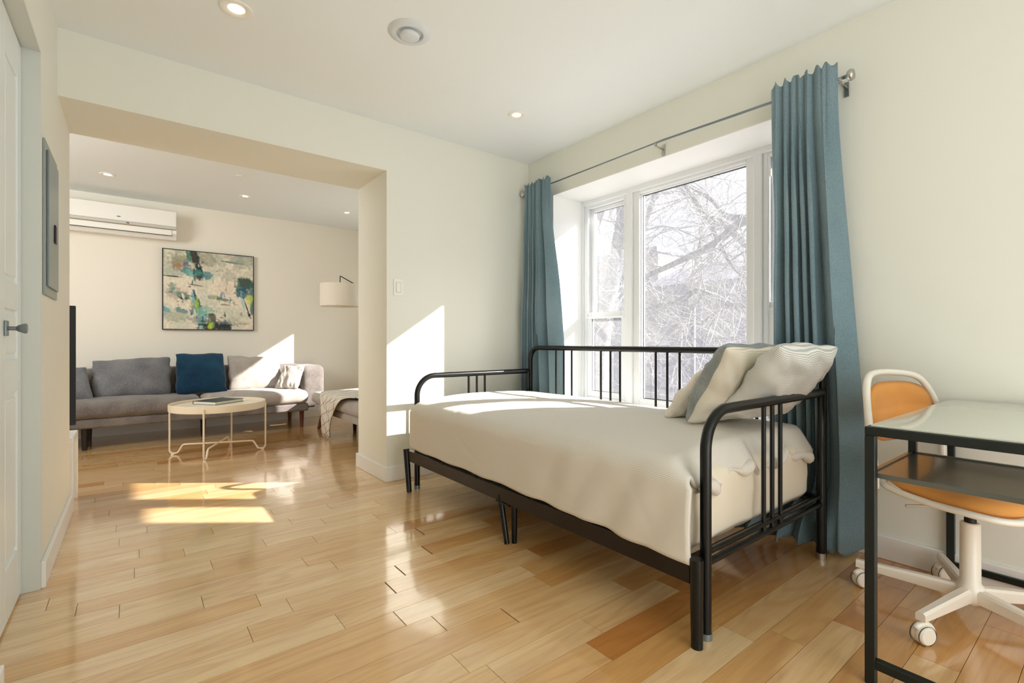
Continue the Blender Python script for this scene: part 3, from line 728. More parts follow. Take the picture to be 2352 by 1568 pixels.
for x in (-1.55, -0.321):
    for y in (3.80, 4.078):
        b = new_bm(); box(b, (x, y, 0), (x+0.037, y+0.037, 0.385), 0.002, 1); link('leg', b, M_white, t)

# ------------------------------------------------------------------ sofa
t = thing('sofa', 'long low grey upholstered sofa against the far living room wall', 'sofa', (0.35, 6.1, 0))
SX0, SX1 = -1.15, 1.56
b = new_bm(); softbox(b, (SX0, 5.76, 0.20), (SX1, 6.45, 0.285), 0.02, n=20); link('base', b, M_sofa, t, smooth=True)
b = new_bm(); softbox(b, (SX0, 5.735, 0.283), (0.535, 6.33, 0.435), 0.06, dome=0.022, wr=0.006, seed=2, n=26, domeside=0.01); link('seat_cushion', b, M_sofa, t, smooth=True)
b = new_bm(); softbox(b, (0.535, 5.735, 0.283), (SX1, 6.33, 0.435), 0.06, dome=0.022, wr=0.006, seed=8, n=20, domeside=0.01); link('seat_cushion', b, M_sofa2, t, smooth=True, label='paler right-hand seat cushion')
b = new_bm(); softbox(b, (SX0, 6.27, 0.20), (SX1+0.05, 6.52, 0.715), 0.06, wr=0.003, seed=3, n=26); link('backrest', b, M_sofa, t, smooth=True)
b = new_bm(); softbox(b, (SX1-0.02, 5.98, 0.20), (SX1+0.25, 6.52, 0.70), 0.07, wr=0.003, seed=4, n=12); link('armrest', b, M_sofa, t, smooth=True)
b = new_bm(); softbox(b, (SX0-0.22, 5.76, 0.20), (SX0, 6.52, 0.70), 0.07, wr=0.003, seed=5, n=12); link('armrest', b, M_sofa, t, smooth=True)
for x, y, m_ in ((1.514, 5.88, M_walnut), (1.525, 6.47, M_walnut), (0.56, 5.96, M_blackw), (-0.36, 5.83, M_blackw), (-0.36, 6.40, M_blackw), (-1.2, 5.83, M_blackw)):
    b = new_bm(); tube(b, [(x, y, 0.21), (x, y, 0)], [0.026, 0.019], seg=14); link('leg', b, m_, t, smooth=True, auto=0.6)
# chaise / ottoman
t = thing('ottoman', 'light grey tufted ottoman beside the right end of the sofa', 'ottoman', (1.98, 5.0, 0))
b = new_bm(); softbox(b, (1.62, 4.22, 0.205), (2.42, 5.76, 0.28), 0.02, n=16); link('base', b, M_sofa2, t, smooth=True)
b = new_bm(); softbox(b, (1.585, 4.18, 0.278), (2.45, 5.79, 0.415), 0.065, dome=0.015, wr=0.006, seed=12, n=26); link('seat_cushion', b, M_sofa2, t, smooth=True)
for x, y, dx, dy, m_ in ((1.70, 5.66, -0.06, 0.0, M_walnut), (1.93, 5.32, 0, 0, M_blackw), (2.34, 5.66, 0.05, 0, M_walnut), (1.70, 4.3, -0.05, -0.03, M_walnut), (2.34, 4.3, 0.05, -0.03, M_walnut)):
    b = new_bm(); tube(b, [(x, y, 0.215), (x+dx, y+dy, 0)], [0.028, 0.018], seg=14); link('leg', b, m_, t, smooth=True, auto=0.6)
# throw blanket
def throw_fn(u, v):
    # v: 0 on top at right -> 1 hanging tip ; u across (y)
    L_ = 0.95*v
    ya = 5.48+(5.20-5.48)*v; yb = 4.05+(4.95-4.05)*smoothstep(0.0, 0.95, v)
    y = ya+(yb-ya)*u
    y += 0.012*math.sin(u*26+v*3)*v
    run = 0.50
    if L_ < run:
        x = 1.60+(run-L_)*1.0; z = 0.44+0.004*math.sin(u*20)
    else:
        a = L_-run
        rr = 0.05
        if a < rr*PI/2:
            th_ = a/rr; x = 1.60-rr*math.sin(th_)*0.8; z = 0.44-rr*(1-math.cos(th_))
        else:
            x = 1.60-rr*0.8-0.006+0.0; z = 0.44-rr-(a-rr*PI/2)
        x += 0.012*math.sin(u*22+1.0)*min(1, a*8)-0.008
    return V((x, y, z+0.006))
b = new_bm(); grid_surf(b, throw_fn, 60, 60, uvf=lambda u, v: (u*1.0, v*1.0))
t = thing('throw_blanket', 'cream throw with thin dark grid lines and fringe draped over the ottoman', 'blanket', (1.55, 5.1, 0.05))
o = link('blanket_cloth', b, M_throw, t, smooth=True); solid(o, 0.006)
b = new_bm()
for i in range(22):
    u = (i+0.5)/22; p = throw_fn(u, 1.0); q = p+V((random.uniform(-.008, .004), random.uniform(-.015, .015), -random.uniform(0.04, 0.062)))
    if q.z < 0.004: q.z = 0.004
    tube(b, [p+V((0, 0, 0.01)), p.lerp(q, 0.5)+V((random.uniform(-.004, .004), random.uniform(-.006, .006), 0)), q], [0.003, 0.004, 0.002], seg=5)
link('fringe', b, M_linen, t, smooth=True)

# sofa cushions
def pil(name, label, cat, cs, T, mf, mb=None, parent=None, **k):
    b = new_bm(); pillow(b, *cs, T, **k)
    return link(name, b, [mf, mb or mf], parent, smooth=True, label=label, cat=cat)
pil('back_cushion', 'wide grey back cushion on the left of the sofa', 'cushion', ((-0.33, 6.11, 0.43), (0.31, 6.11, 0.43), (-0.34, 6.25, 0.80), (0.30, 6.25, 0.83)), 0.085, M_pillg, seed=2, pinch=0.03, wr=0.012)
pil('throw_pillow', 'dark navy blue square pillow in the middle of the sofa', 'pillow', ((0.325, 6.02, 0.435), (0.80, 6.02, 0.435), (0.33, 6.22, 0.86), (0.785, 6.22, 0.87)), 0.075, M_blue, seed=5, pinch=0.06, wr=0.02)
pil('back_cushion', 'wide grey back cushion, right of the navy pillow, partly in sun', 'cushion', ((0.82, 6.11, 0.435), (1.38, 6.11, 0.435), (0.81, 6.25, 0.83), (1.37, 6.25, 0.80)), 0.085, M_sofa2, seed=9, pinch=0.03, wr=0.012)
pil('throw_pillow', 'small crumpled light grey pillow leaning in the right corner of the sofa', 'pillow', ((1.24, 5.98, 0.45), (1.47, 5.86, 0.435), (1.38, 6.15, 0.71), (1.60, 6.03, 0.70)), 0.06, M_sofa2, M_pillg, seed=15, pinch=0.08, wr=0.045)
pil('throw_pillow', 'small grey pillow at the left edge of the sofa beside the television', 'pillow', ((-0.66, 6.02, 0.435), (-0.29, 5.95, 0.43), (-0.66, 6.2, 0.74), (-0.36, 6.12, 0.75)), 0.07, M_pillg, seed=21, pinch=0.08, wr=0.02)

# ------------------------------------------------------------------ coffee table
cx_, cy_ = 0.59, 5.015; R = 0.372
t = thing('coffee_table', 'round cream metal tray table with four thin rod legs', 'coffee table', (cx_, cy_, 0))
b = new_bm(); lathe(b, [(0, 0.425), (R-0.006, 0.425), (R-0.006, 0.447), (R-0.003, 0.4495), (R, 0.447), (R, 0.392), (R-0.004, 0.389), (0, 0.389)], (cx_, cy_, 0), seg=72); link('tray', b, M_cream, t, smooth=True, auto=0.5)
feet = [V((0.255, 5.14, 0)), V((0.445, 4.672, 0)), V((0.735, 5.355, 0)), V((0.925, 4.89, 0))]
for i, f in enumerate(feet):
    d = (V((cx_, cy_, 0))-f).normalized(); f = V((cx_, cy_, 0))-d*(R+0.004)
    b = new_bm()
    path = [f+V((0, 0, 0.43)), f+V((0, 0, 0.012)), f+d*0.06+V((0, 0, 0.012)), f+d*0.10+V((0, 0, 0.085)), V((cx_, cy_, 0.085))]
    tube(b, fillet(path, [0, 0.035, 0.03, 0.03, 0], 6), 0.0075, seg=10); link('leg', b, M_cream, t, smooth=True, auto=0.7)
    b = new_bm(); lathe(b, [(0, 0), (0.013, 0), (0.012, 0.006), (0, 0.006)], (f.x+d.x*0.022, f.y+d.y*0.022, 0), seg=14); link('foot_pad', b, M_white, t)
t = thing('book', 'thick grey-covered book lying on the round tray table', 'book', (0.607, 5.147, 0.426))
rz = Matrix.Rotation(math.radians(36), 3, 'Z'); pv = (0.607, 5.147, 0.43)
b = new_bm(); box(b, (0.452, 5.02, 0.4255), (0.762, 5.274, 0.4285), rot=rz, piv=pv); box(b, (0.452, 5.02, 0.4505), (0.762, 5.274, 0.4535), rot=rz, piv=pv); box(b, (0.452, 5.271, 0.4255), (0.762, 5.274, 0.4535), rot=rz, piv=pv); link('cover', b, M_cover, t)
b = new_bm(); box(b, (0.457, 5.025, 0.4285), (0.757, 5.271, 0.4505), rot=rz, piv=pv); link('pages', b, M_page, t)

# ------------------------------------------------------------------ boom floor lamp
lx, ly = 1.74, 5.24
t = thing('floor_lamp', 'floor lamp with a white drum shade hanging from a black boom arm', 'floor lamp', (2.52, 4.6, 0))
b = new_bm(); r_ = 0.203
lathe(b, [(r_, 1.362), (r_, 1.598), (r_-0.003, 1.598), (r_-0.003, 1.362), (r_, 1.362)], (lx, ly, 0), seg=56); sh = link('lamp_shade', b, M_shade, t, smooth=True, auto=0.6)
b = new_bm(); lathe(b, [(0, 1.42), (0.03, 1.44), (0.035, 1.48), (0.02, 1.52), (0.012, 1.56)], (lx, ly, 0), seg=20); link('bulb', b, M_white, sh, smooth=True)
for k in range(3):
    a = k*2*PI/3; tube_b = new_bm(); tube(tube_b, [(lx, ly, 1.575), (lx+(r_-0.002)*math.cos(a), ly+(r_-0.002)*math.sin(a), 1.59)], 0.002, seg=6); link('shade_spoke', tube_b, M_black, sh)
b = new_bm(); tube(b, fillet([(lx, ly, 1.55), (lx, ly, 1.69), (2.52, 4.60, 1.12)], 0.006, 4), 0.005, seg=8); link('arm', b, M_black, t, smooth=True)
b = new_bm(); tube(b, [(2.52, 4.60, 0.02), (2.52, 4.60, 1.14)], 0.009, seg=12); link('pole', b, M_black, t, smooth=True)
b = new_bm(); lathe(b, [(0, 0), (0.13, 0), (0.13, 0.018), (0.12, 0.022), (0, 0.022)], (2.52, 4.60, 0), seg=36); link('base', b, M_black, t, smooth=True, auto=0.6)

# ------------------------------------------------------------------ daybed
bed = thing('daybed', 'black tubular metal daybed under the window', 'daybed', (1.95, 1.9, 0))
TR = 0.0185
YN, YR = 0.872, 2.955      # near / far arm planes
XF, XB = 1.495, 2.462
ZA = 0.752
def arm(y, label):
    b = new_bm(); tube(b, fillet([(XF, y, 0.0), (XF, y, ZA), (XB, y, ZA)], [0, 0.13, 0], 12), TR, seg=16)
    a = link('armrest_frame', b, M_black, bed, smooth=True, auto=0.9, label=label)
    b = new_bm(); tube(b, [(XB, y, 0.022), (XB, y, ZA)], TR, seg=16); link('post', b, M_black, bed, smooth=True, auto=0.9)
    b = new_bm(); lathe(b, [(0, 0), (0.0205, 0), (0.0205, 0.022), (0, 0.022)], (XF, y, 0), seg=18); link('foot_cap', b, M_steel, bed, smooth=True, auto=0.6, label='grey foot pad')
    for z, r in ((0.248, 0.012), (0.285, 0.010)):
        b = new_bm(); tube(b, [(XF, y, z), (XB, y, z)], r, seg=12); link('arm_rail', b, M_black, bed, smooth=True, auto=0.9)
    for x in (1.905, 1.976, 2.047):
        b = new_bm(); tube(b, [(x, y, 0.248), (x, y, ZA)], 0.0085, seg=10); link('arm_spindle', b, M_black, bed, smooth=True, auto=0.9)
    b = new_bm(); lathe(b, [(0, 0), (0.0195, 0), (0.0195, 0.026), (0, 0.026)], (XB, y, 0), seg=18); link('foot_cap', b, M_chrome, bed, smooth=True, auto=0.6, label='silver foot cap')
arm(YN, 'near armrest hoop'); arm(YR, 'far armrest hoop')
b = new_bm(); XH = 2.503
tube(b, fillet([(XH, YN+0.01, 0.0), (XH, YN+0.01, 0.936), (XH, YR+0.018, 0.936), (XH, YR+0.018, 0.0)], [0, 0.10, 0.10, 0], 12), TR, seg=16)
link('headboard_frame', b, M_black, bed, smooth=True, auto=0.9, label='long back rail hoop')
b = new_bm(); tube(b, [(XH, YN, 0.262), (XH, YR, 0.262)], 0.012, seg=12); link('back_rail', b, M_black, bed, smooth=True, auto=0.9)
for y in (2.672, 2.588, 2.506, 2.227, 2.143, 2.062, 1.787, 1.706, 1.623, 1.345, 1.262, 1.18):
    b = new_bm(); tube(b, [(XH, y, 0.262), (XH, y, 0.93)], 0.0075, seg=10); link('back_spindle', b, M_black, bed, smooth=True, auto=0.9)
# front rail: angle section + legs
XR = 1.425
M_rail = mat('dark_brown_metal', (20, 7, 5), 0.25, spec=0.4)
b = new_bm(); box(b, (XR-0.006, 0.885, 0.198), (XR+0.004, 2.955, 0.268), 0.003, 2); link('front_rail', b, M_rail, bed, label='front rail')
b = new_bm(); box(b, (XR+0.004, 0.905, 0.256), (XR+0.065, 2.935, 0.266), 0.002, 1); link('rail_flange', b, M_black, bed)
b = new_bm(); tube(b, [(XR+0.003, 0.863, 0.0), (XR, 0.863, 0.286)], [0.0185, 0.0215], seg=18); link('leg', b, M_black, bed, smooth=True, auto=0.9)
b = new_bm(); tube(b, [(1.418, 2.915, 0.0), (XR-0.004, 2.965, 0.272)], [0.0165, 0.0205], seg=18); link('leg', b, M_black, bed, smooth=True, auto=0.9)
for x, yt, yb in ((1.43, 1.93, 1.875), (1.465, 1.86, 1.862)):
    b = new_bm(); tube(b, [(x, yb, 0.0), (x, yt, 0.225)], [0.013, 0.0165], seg=12); link('leg', b, M_black, bed, smooth=True, auto=0.9)
b = new_bm(); box(b, (1.415, 1.84, 0.19), (1.48, 1.95, 0.198)); link('leg_bracket', b, M_black, bed)
for ya, yb in ((2.50, 2.125), (1.69, 1.305)):
    b = new_bm(); tube(b, fillet([(XR-0.002, ya, 0.262), (XR+0.0, ya-0.035, 0.296), (XR+0.0, yb+0.03, 0.296), (XR-0.002, yb, 0.262)], 0.02, 5), 0.006, seg=10)
    link('mattress_stop', b, M_black, bed, smooth=True, auto=0.9)
b = new_bm(); box(b, (XH-0.05, 0.905, 0.252), (XH-0.02, 2.935, 0.266))
box(b, (1.48, 0.9, 0.248), (2.48, 0.925, 0.262)); box(b, (1.48, 2.92, 0.248), (2.48, 2.945, 0.262))
for i in range(22):
    y = 0.96+i*0.09; box(b, (1.44, y, 0.2565), (2.47, y+0.05, 0.2675))
link('slat_base', b, M_black, bed)

# bedding
b = new_bm(); softbox(b, (1.475, 0.912, 0.2685), (2.452, 2.932, 0.54), 0.045, wr=0.012, ws=5, seed=3, n=40)
link('mattress', b, M_sheet, smooth=True, label='thick mattress in a cream fitted sheet on the black daybed', cat='mattress')
b = new_bm(); softbox(b, (1.452, 0.93, 0.2685), (2.44, 2.925, 0.315), 0.02, wr=0.004, ws=14, seed=6, n=40)
link('mattress_topper', b, M_quilt, smooth=True, label='thin quilted pad showing beneath the mattress along the front rail', cat='mattress pad')

DX0, DX1 = 2.455, 1.425
DYn, DYf = 0.915, 2.95
ZT = 0.578
def duvet(u, v):
    """u: 0 back edge -> 1 front hem ; v: 0 far end -> 1 near end"""
    wtop = DX0-DX1; rr = 0.07; drop = 0.295
    Ltot = wtop-rr+rr*PI/2+drop-rr
    s = u*Ltot
    y = DYf+(DYn-DYf)*v
    if s < wtop-rr: x = DX0-s; z = ZT; nrm = V((0, 0, 1)); fr = 0
    elif s < wtop-rr+rr*PI/2:
        a = (s-(wtop-rr))/rr; x = DX1+rr-rr*math.sin(a); z = ZT-rr+rr*math.cos(a); nrm = V((-math.sin(a), 0, math.cos(a))); fr = a/(PI/2)
    else: x = DX1; z = ZT-rr-(s-(wtop-rr+rr*PI/2)); nrm = V((-1, 0, 0)); fr = 1
    down = max(0, (ZT-z)/0.30)
    # slight bulge of the side and dome of the top
    q = (1-fr)*4*(u*(1-u))
    z += 0.030*(1-fr)*math.sin(min(1, s/(wtop-rr))*PI)**0.6*min(1, (1-v)*6+0.35)
    # far end roll-over
    e = max(0, (0.045-v)/0.045); z -= 0.07*e*e*(1-fr); x += 0.0
    if fr > 0: x += 0.035*e*e
    # near end droop: the last strip turns down over the mattress edge
    n_ = max(0, (v-0.955)/0.045)
    if n_ > 0:
        a = n_*1.5; amp = (1-fr)
        z -= amp*(0.028*(1-math.cos(min(a, PI/2)))+(0.075+0.022*math.sin(s*17)+0.012*math.sin(s*41))*max(0, n_-0.35)*1.4)
        y -= (0.012*n_*amp*math.sin(s*23))
        y -= 0.035*fr*n_
        x += 0.0
    # front hem: lifted at the far end, lower and wavy at the near end
    hem = smoothstep(0.55, 1.0, fr)*down
    x -= hem*(0.003+0.005*math.sin(v*34+1.2*math.sin(v*9)))*(0.15+0.85*v*v)
    z += hem*(0.012*(1-v)-0.02*v**4+0.003*math.sin(v*40))
    # creases hanging from the top edge on the near half
    if fr > 0: x += fr*0.005*math.sin(v*70+down*6)*smoothstep(0.45, 0.95, v)*(0.4+down)
    p = V((x, y, z))
    w = 0.006*nz(p, 2.2, 2)+0.0035*nz((p.x*2, p.y*7, p.z*3), 1.4, 5)*smoothstep(0.3, 1, v)+0.0010*nz(p, 16, 9)
    k = abs(nz((p.x*3+p.y*2.2, p.y*1.5-p.x, p.z*2), 1.3, 14)); w -= 0.002*max(0, 0.10-k)/0.10
    return p+nrm*w
b = new_bm(); grid_surf(b, duvet, 110, 190, uvf=lambda u, v: (u*1.5, v*2.05))
o = link('duvet', b, [M_duvet, M_greyc], smooth=True, label='cream duvet with fine grey stripes spread over the daybed mattress', cat='duvet')
m_ = o.modifiers.new('thick', 'SOLIDIFY'); m_.thickness = 0.016; m_.offset = 1.0; m_.material_offset_rim = 0; m_.material_offset = 1
# the solidified inner face takes the grey lining; make sure it lies inward
# folded hem roll at the near end
def hem(u, v):
    a = v*2*PI
    s = u
    p = duvet(0.02+0.72*s, 1.0)
    r = 0.014+0.006*math.sin(s*23)+0.005*math.sin(s*51)
    return p+V((0, -0.004+r*math.cos(a), 0.004+r*1.2*math.sin(a)-0.004))
b = new_bm(); grid_surf(b, hem, 80, 10, uvf=lambda u, v: (u*1.0, v*0.05))
link('duvet_hem', b, M_duvet, o, smooth=True, label='rolled near hem of the duvet')

pil('bed_pillow', 'large grey-striped pillow slumped over the near arm of the daybed', 'pillow', ((1.95, 1.075, 0.665), (2.45, 1.045, 0.665), (1.88, 0.80, 0.972), (2.47, 0.80, 0.968)), 0.09, M_strp2, seed=31, pinch=0.05, wr=0.045, cr=0.06, ex=0.42)
pil('bed_pillow', 'upright pillow with grey front and cream striped back, second from the near arm', 'pillow', ((1.90, 1.20, 0.63), (2.42, 1.15, 0.63), (1.815, 0.975, 0.965), (2.36, 0.935, 0.975)), 0.065, M_strp, M_greyc, seed=37, pinch=0.06, wr=0.03, Tb=0.115, ex=0.36, cr=0.03)
pil('bed_pillow', 'small plain cream pillow farthest from the near arm of the daybed', 'pillow', ((1.985, 1.375, 0.625), (2.36, 1.34, 0.625), (2.03, 1.20, 0.86), (2.38, 1.17, 0.86)), 0.06, M_linen, seed=41, pinch=0.06, wr=0.03, cr=0.04, ex=0.4)

# ------------------------------------------------------------------ curtains
def curtain(yt0, yt1, yb0, yb1, folds, ztop, pool, seed, x0=2.605):
    """y*0 = side nearer the far corner, y*1 = side nearer the camera"""
    def fn(u, v):
        z = ztop*(1-v)+0.012*v
        f = smoothstep(0.0, 0.85, v)
        ya = yt0+(yb0-yt0)*f; yb = yt1+(yb1-yt1)*f
        top_ = 1-smoothstep(0.0, 0.30, v)
        uw = min(1, max(0, u+0.010*math.sin(v*4+u*12+seed)*v))
        k = 0
        while k < len(folds)-2 and uw > folds[k+1]: k += 1
        w0, w1 = folds[k], folds[k+1]; tt = (uw-w0)/(w1-w0); wd = min(1.5, (w1-w0)/0.14)
        amp = (0.014+0.036*smoothstep(0.02, 0.5, v)+0.006*v)*(0.65+0.35*wd)
        f2 = max(0, math.sin(PI*tt))**0.5
        y = ya+(yb-ya)*u+0.018*math.sin(2*PI*tt)*(1-top_*0.7)*-1
        x = x0-0.008-2*amp*f2*(0.9+0.1*math.sin(k*2.3+seed))+0.004*nz((u*5, v*3, seed), 1, seed)
        x += 0.042*smoothstep(0.08, 0.4, v)
        x -= top_*0.006*abs(math.sin(uw*31+seed))
        x = min(x, x0-0.009+0.055*smoothstep(0.06, 0.2, v))
        if z < 1.05 and y > 0.84: x = max(x, 2.534+0.3*max(0, x-2.534))
        if v < 0.045: z += 0.014*math.sin(uw*40+seed)*(1-v/0.045)
        if pool:
            g = smoothstep(0.84, 1.0, v); h = max(0, 1-u*1.15)
            x -= g*(0.22*h)+g*g*0.02*math.sin(u*30); y += g*(0.20*h)
            z += g*0.02*h*math.sin(u*24)**2
            z = max(z, 0.008+0.03*g*abs(math.sin(u*19+v*20)))
        return V((x, y, z))
    return fn
def make_curtain(label, *a):
    fn = curtain(*a); b = new_bm(); grid_surf(b, fn, 240, 100)
    o = link('curtain', b, M_cur, smooth=True, label=label, cat='curtain'); solid(o, 0.003, 0)
    return fn
make_curtain('gathered blue-grey curtain panel at the far left side of the window', 3.14, 2.83, 3.165, 2.69, [0, .14, .30, .46, .66, 1.0], 2.285, False, 1.3)
make_curtain('gathered blue-grey curtain panel at the near right side of the window, pooling on the floor', 1.145, 0.85, 1.14, 0.755, [0, .19, .31, .41, .53, .66, 1.0], 2.29, True, 4.1)
t = thing('curtain_rod', 'thin metal curtain rod with round finials above the window', 'curtain rod', (2.61, 1.9, 2.22))
b = new_bm(); tube(b, [(2.605, 3.165, 2.236), (2.605, 1.93, 2.243), (2.605, 1.80, 2.243), (2.605, 0.83, 2.215)], [0.005, 0.005, 0.007, 0.007], seg=10); link('rod', b, M_steel, t, smooth=True)
for y, s in ((3.165, 1), (0.83, -1)):
    b = new_bm(); lathe(b, [(0, 0), (0.009, 0), (0.009, s*0.012), (0.022, s*0.02), (0.027, s*0.03), (0.022, s*0.042), (0.0, s*0.046)], (2.605, y, 2.215 if s < 0 else 2.236), axis='Y', seg=18); link('finial', b, M_chrome, t, smooth=True)
for y, z in ((3.15, 2.236), (1.86, 2.243), (0.842, 2.215)):
    b = new_bm(); box(b, (2.60, y-0.006, z-0.02), (2.61, y+0.006, z-0.003)); box(b, (2.60, y-0.006, z-0.024), (XW-0.001, y+0.006, z-0.018)); box(b, (XW-0.006, y-0.011, z-0.06), (XW-0.0005, y+0.011, z+0.01), 0.001, 1)
    link('bracket', b, M_chrome, t)

# ------------------------------------------------------------------ desk
t = thing('desk', 'dark metal desk frame with a glass top and a small metal shelf', 'desk', (2.17, 0.29, 0))
KX0, KX1, KY0, KY1, KZ, w = 1.663, 2.683, 0.105, 0.477, 0.74, 0.025
legs = [(KX0, KY1-w), (KX1-w, KY1-w), (KX0, KY0), (KX1-w, KY0)]
for x, y in legs:
    b = new_bm(); box(b, (x, y, 0), (x+w, y+w, KZ-w), 0.0015, 1); link('leg', b, M_desk, t)
b = new_bm(); box(b, (KX0, KY0, KZ-w), (KX0+w, KY1, KZ), 0.0015, 1); box(b, (KX1-w, KY0, KZ-w), (KX1, KY1, KZ), 0.0015, 1)
box(b, (KX0+w, KY0, KZ-w), (KX1-w, KY0+w, KZ), 0.0015, 1); box(b, (KX0+w, KY1-w, KZ-w), (KX1-w, KY1, KZ), 0.0015, 1); link('top_frame', b, M_desk, t)
for x in (KX0, KX1-w):
    b = new_bm(); box(b, (x, KY0+w, 0.05), (x+w, KY1-w, 0.075), 0.0015, 1); link('stretcher', b, M_desk, t)
b = new_bm(); box(b, (KX0+0.012, KY0+0.012, KZ), (KX1-0.012, KY1-0.012, KZ+0.006), 0.001, 1); link('glass_top', b, M_dglass, t, label='reflective glass top with the mirrored wall put into its pale colour')
b = new_bm(); box(b, (KX0+w, KY0+0.002, 0.598), (2.125, KY1-0.002, 0.602)); 
box(b, (KX0+w, KY0, 0.592), (2.125, KY0+0.012, 0.606)); box(b, (KX0+w, KY1-0.012, 0.592), (2.125, KY1, 0.606)); box(b, (KX0+w-0.001, KY0, 0.592), (KX0+w+0.012, KY1, 0.606)); box(b, (2.113, KY0, 0.592), (2.125, KY1, 0.606))
link('shelf', b, mat('shelf_metal', (74, 78, 72), 0.3, spec=0.8, coat=0.5), t)  # lightened grey-green: a reflection put into the dark shelf's colour
for y in (KY1-w+0.004, KY0):
    b = new_bm(); box(b, (2.105, y, 0.60), (2.127, y+0.021, KZ-w)); link('shelf_hanger', b, M_desk, t)

# ------------------------------------------------------------------ swivel chair
hx, hy = 2.34, 0.355
t = thing('swivel_chair', 'white swivel chair with orange seat and back tucked under the glass desk', 'chair', (hx, hy, 0))
b = new_bm(); lathe(b, [(0, 0.062), (0.03, 0.062), (0.04, 0.075), (0.04, 0.118), (0.029, 0.135), (0.028, 0.34), (0.024, 0.344), (0, 0.344)], (hx, hy, 0), seg=28); link('column', b, M_chairw, t, smooth=True, auto=0.7)
b = new_bm(); lathe(b, [(0, 0.34), (0.017, 0.34), (0.017, 0.385), (0, 0.385)], (hx, hy, 0), seg=20); link('gas_lift', b, M_dark, t, smooth=True, auto=0.7, label='black gas lift')
for i in range(5):
    a = math.radians(24+72*i); d = V((math.cos(a), math.sin(a), 0)); s = V((-d.y, d.x, 0)); o_ = V((hx, hy, 0))
    b = new_bm(); A = []
    for rr_, hw, zb, zt_ in ((0.02, 0.017, 0.072, 0.118), (0.12, 0.017, 0.075, 0.115), (0.335, 0.014, 0.078, 0.106)):
        A.append([b.verts.new(o_+d*rr_+s*sg+V((0, 0, zz))) for sg, zz in ((-hw, zb), (hw, zb), (hw, zt_-0.008), (hw-0.006, zt_), (-hw+0.006, zt_), (-hw, zt_-0.008))])
    for P_, Q_ in zip(A[:-1], A[1:]):
        for k in range(6): b.faces.new((P_[k], P_[(k+1) % 6], Q_[(k+1) % 6], Q_[k]))
    b.faces.new(A[0][::-1]); b.faces.new(A[-1])
    if True:
        link('base_arm', b, M_chairw, t)
    cc = o_+d*0.318+V((0, 0, 0.031)); b = new_bm()
    wa = a+math.radians(-62 if i % 2 else 40)
    if i == 1: wa = math.radians(232)
    if i == 2: wa = math.radians(238)
    if i == 0: wa = math.radians(236)
    m3 = Matrix.Rotation(wa, 3, 'Z')
    lathe(b, [(0, -0.022), (0.024, -0.022), (0.0285, -0.018), (0.031, -0.012), (0.031, -0.004), (0.026, -0.003), (0.026, 0.003), (0.031, 0.004), (0.031, 0.012), (0.0285, 0.018), (0.024, 0.022), (0, 0.022)], cc, axis='X', seg=28, rotm=m3)
    tube(b, [cc+V((0, 0, 0.0)), cc+V((0, 0, 0.05))], 0.008, seg=10)
    cst = link('caster', b, M_chairw, t, smooth=True, auto=0.6)
    b = new_bm(); pts_ = [cc+m3 @ V((0.0, 0.034*math.cos(x_), 0.034*math.sin(x_))) for x_ in [PI*0.05+PI*0.75*k/8 for k in range(9)]]
    tube(b, pts_, 0.010, seg=8); link('caster_hood', b, M_chairw, cst, smooth=True)
    b = new_bm(); lathe(b, [(0.0315, -0.0175), (0.0325, -0.0165), (0.0315, -0.0145)], cc, axis='X', seg=28, rotm=m3); lathe(b, [(0.0315, 0.0175), (0.0325, 0.0165), (0.0315, 0.0145)], cc, axis='X', seg=28, rotm=m3); link('tyre_line', b, M_dark, cst)
be = math.radians(77)
fx = V((math.sin(be), -math.cos(be), 0))      # to the chair's right (towards the wall)
bk = V((math.cos(be), math.sin(be), 0))       # backwards
O = V((hx, hy, 0))
def CP(a, b_, z): return O+fx*a+bk*b_+V((0, 0, z))
def rrect(hw, f0, f1, n=40, p=3.2):
    out = []; c0 = (f0+f1)/2; hl = (f1-f0)/2
    for k in range(n):
        th_ = 2*PI*k/n; c_, s_ = math.cos(th_), math.sin(th_)
        out.append((hw*math.copysign(abs(c_)**(2/p), c_), c0+hl*math.copysign(abs(s_)**(2/p), s_)))
    return out
ol = rrect(0.236, -0.20, 0.215, 56)
b = new_bm(); tube(b, [CP(x, y, 0.437+0.018*smoothstep(-0.05, 0.2, y)-0.012*smoothstep(0.05, 0.2, -y)) for x, y in ol], 0.0115, seg=12, closed=True); fr_ = link('seat_frame', b, M_chairw, t, smooth=True)
def disc(bm, outl, zf, th, mi=0, rings=7):
    n = len(outl); c0 = sum(p[1] for p in outl)/n; R_ = []
    for side in (1, -1):
        rr_ = []
        for k in range(rings, -1, -1):
            f = k/rings
            if k == 0: rr_.append([bm.verts.new(CP(0, c0, zf(0, c0)+side*th))])
            else: rr_.append([bm.verts.new(CP(x*f, c0+(y-c0)*f, zf(x*f, c0+(y-c0)*f)+side*th*max(0, 1-f**4)**0.5)) for x, y in outl])
        R_.append(rr_)
    for j in range(n): R_[1][0][j].co = R_[0][0][j].co.copy()
    for rr_ in R_:
        for A_, B_ in zip(rr_[:-1], rr_[1:]):
            for k in range(n):
                k2 = (k+1) % n
                if len(B_) == 1: bm.faces.new((A_[k], A_[k2], B_[0]))
                else: bm.faces.new((A_[k], A_[k2], B_[k2], B_[k]))
    bmesh.ops.remove_doubles(bm, verts=bm.verts[:], dist=1e-5)
sz = lambda x, y: 0.452+0.018*smoothstep(-0.05, 0.2, y)-0.012*smoothstep(0.05, 0.2, -y)
b = new_bm(); disc(b, rrect(0.222, -0.186, 0.20, 48), sz, 0.034); link('seat', b, M_orange, t, smooth=True, label='orange seat pad')
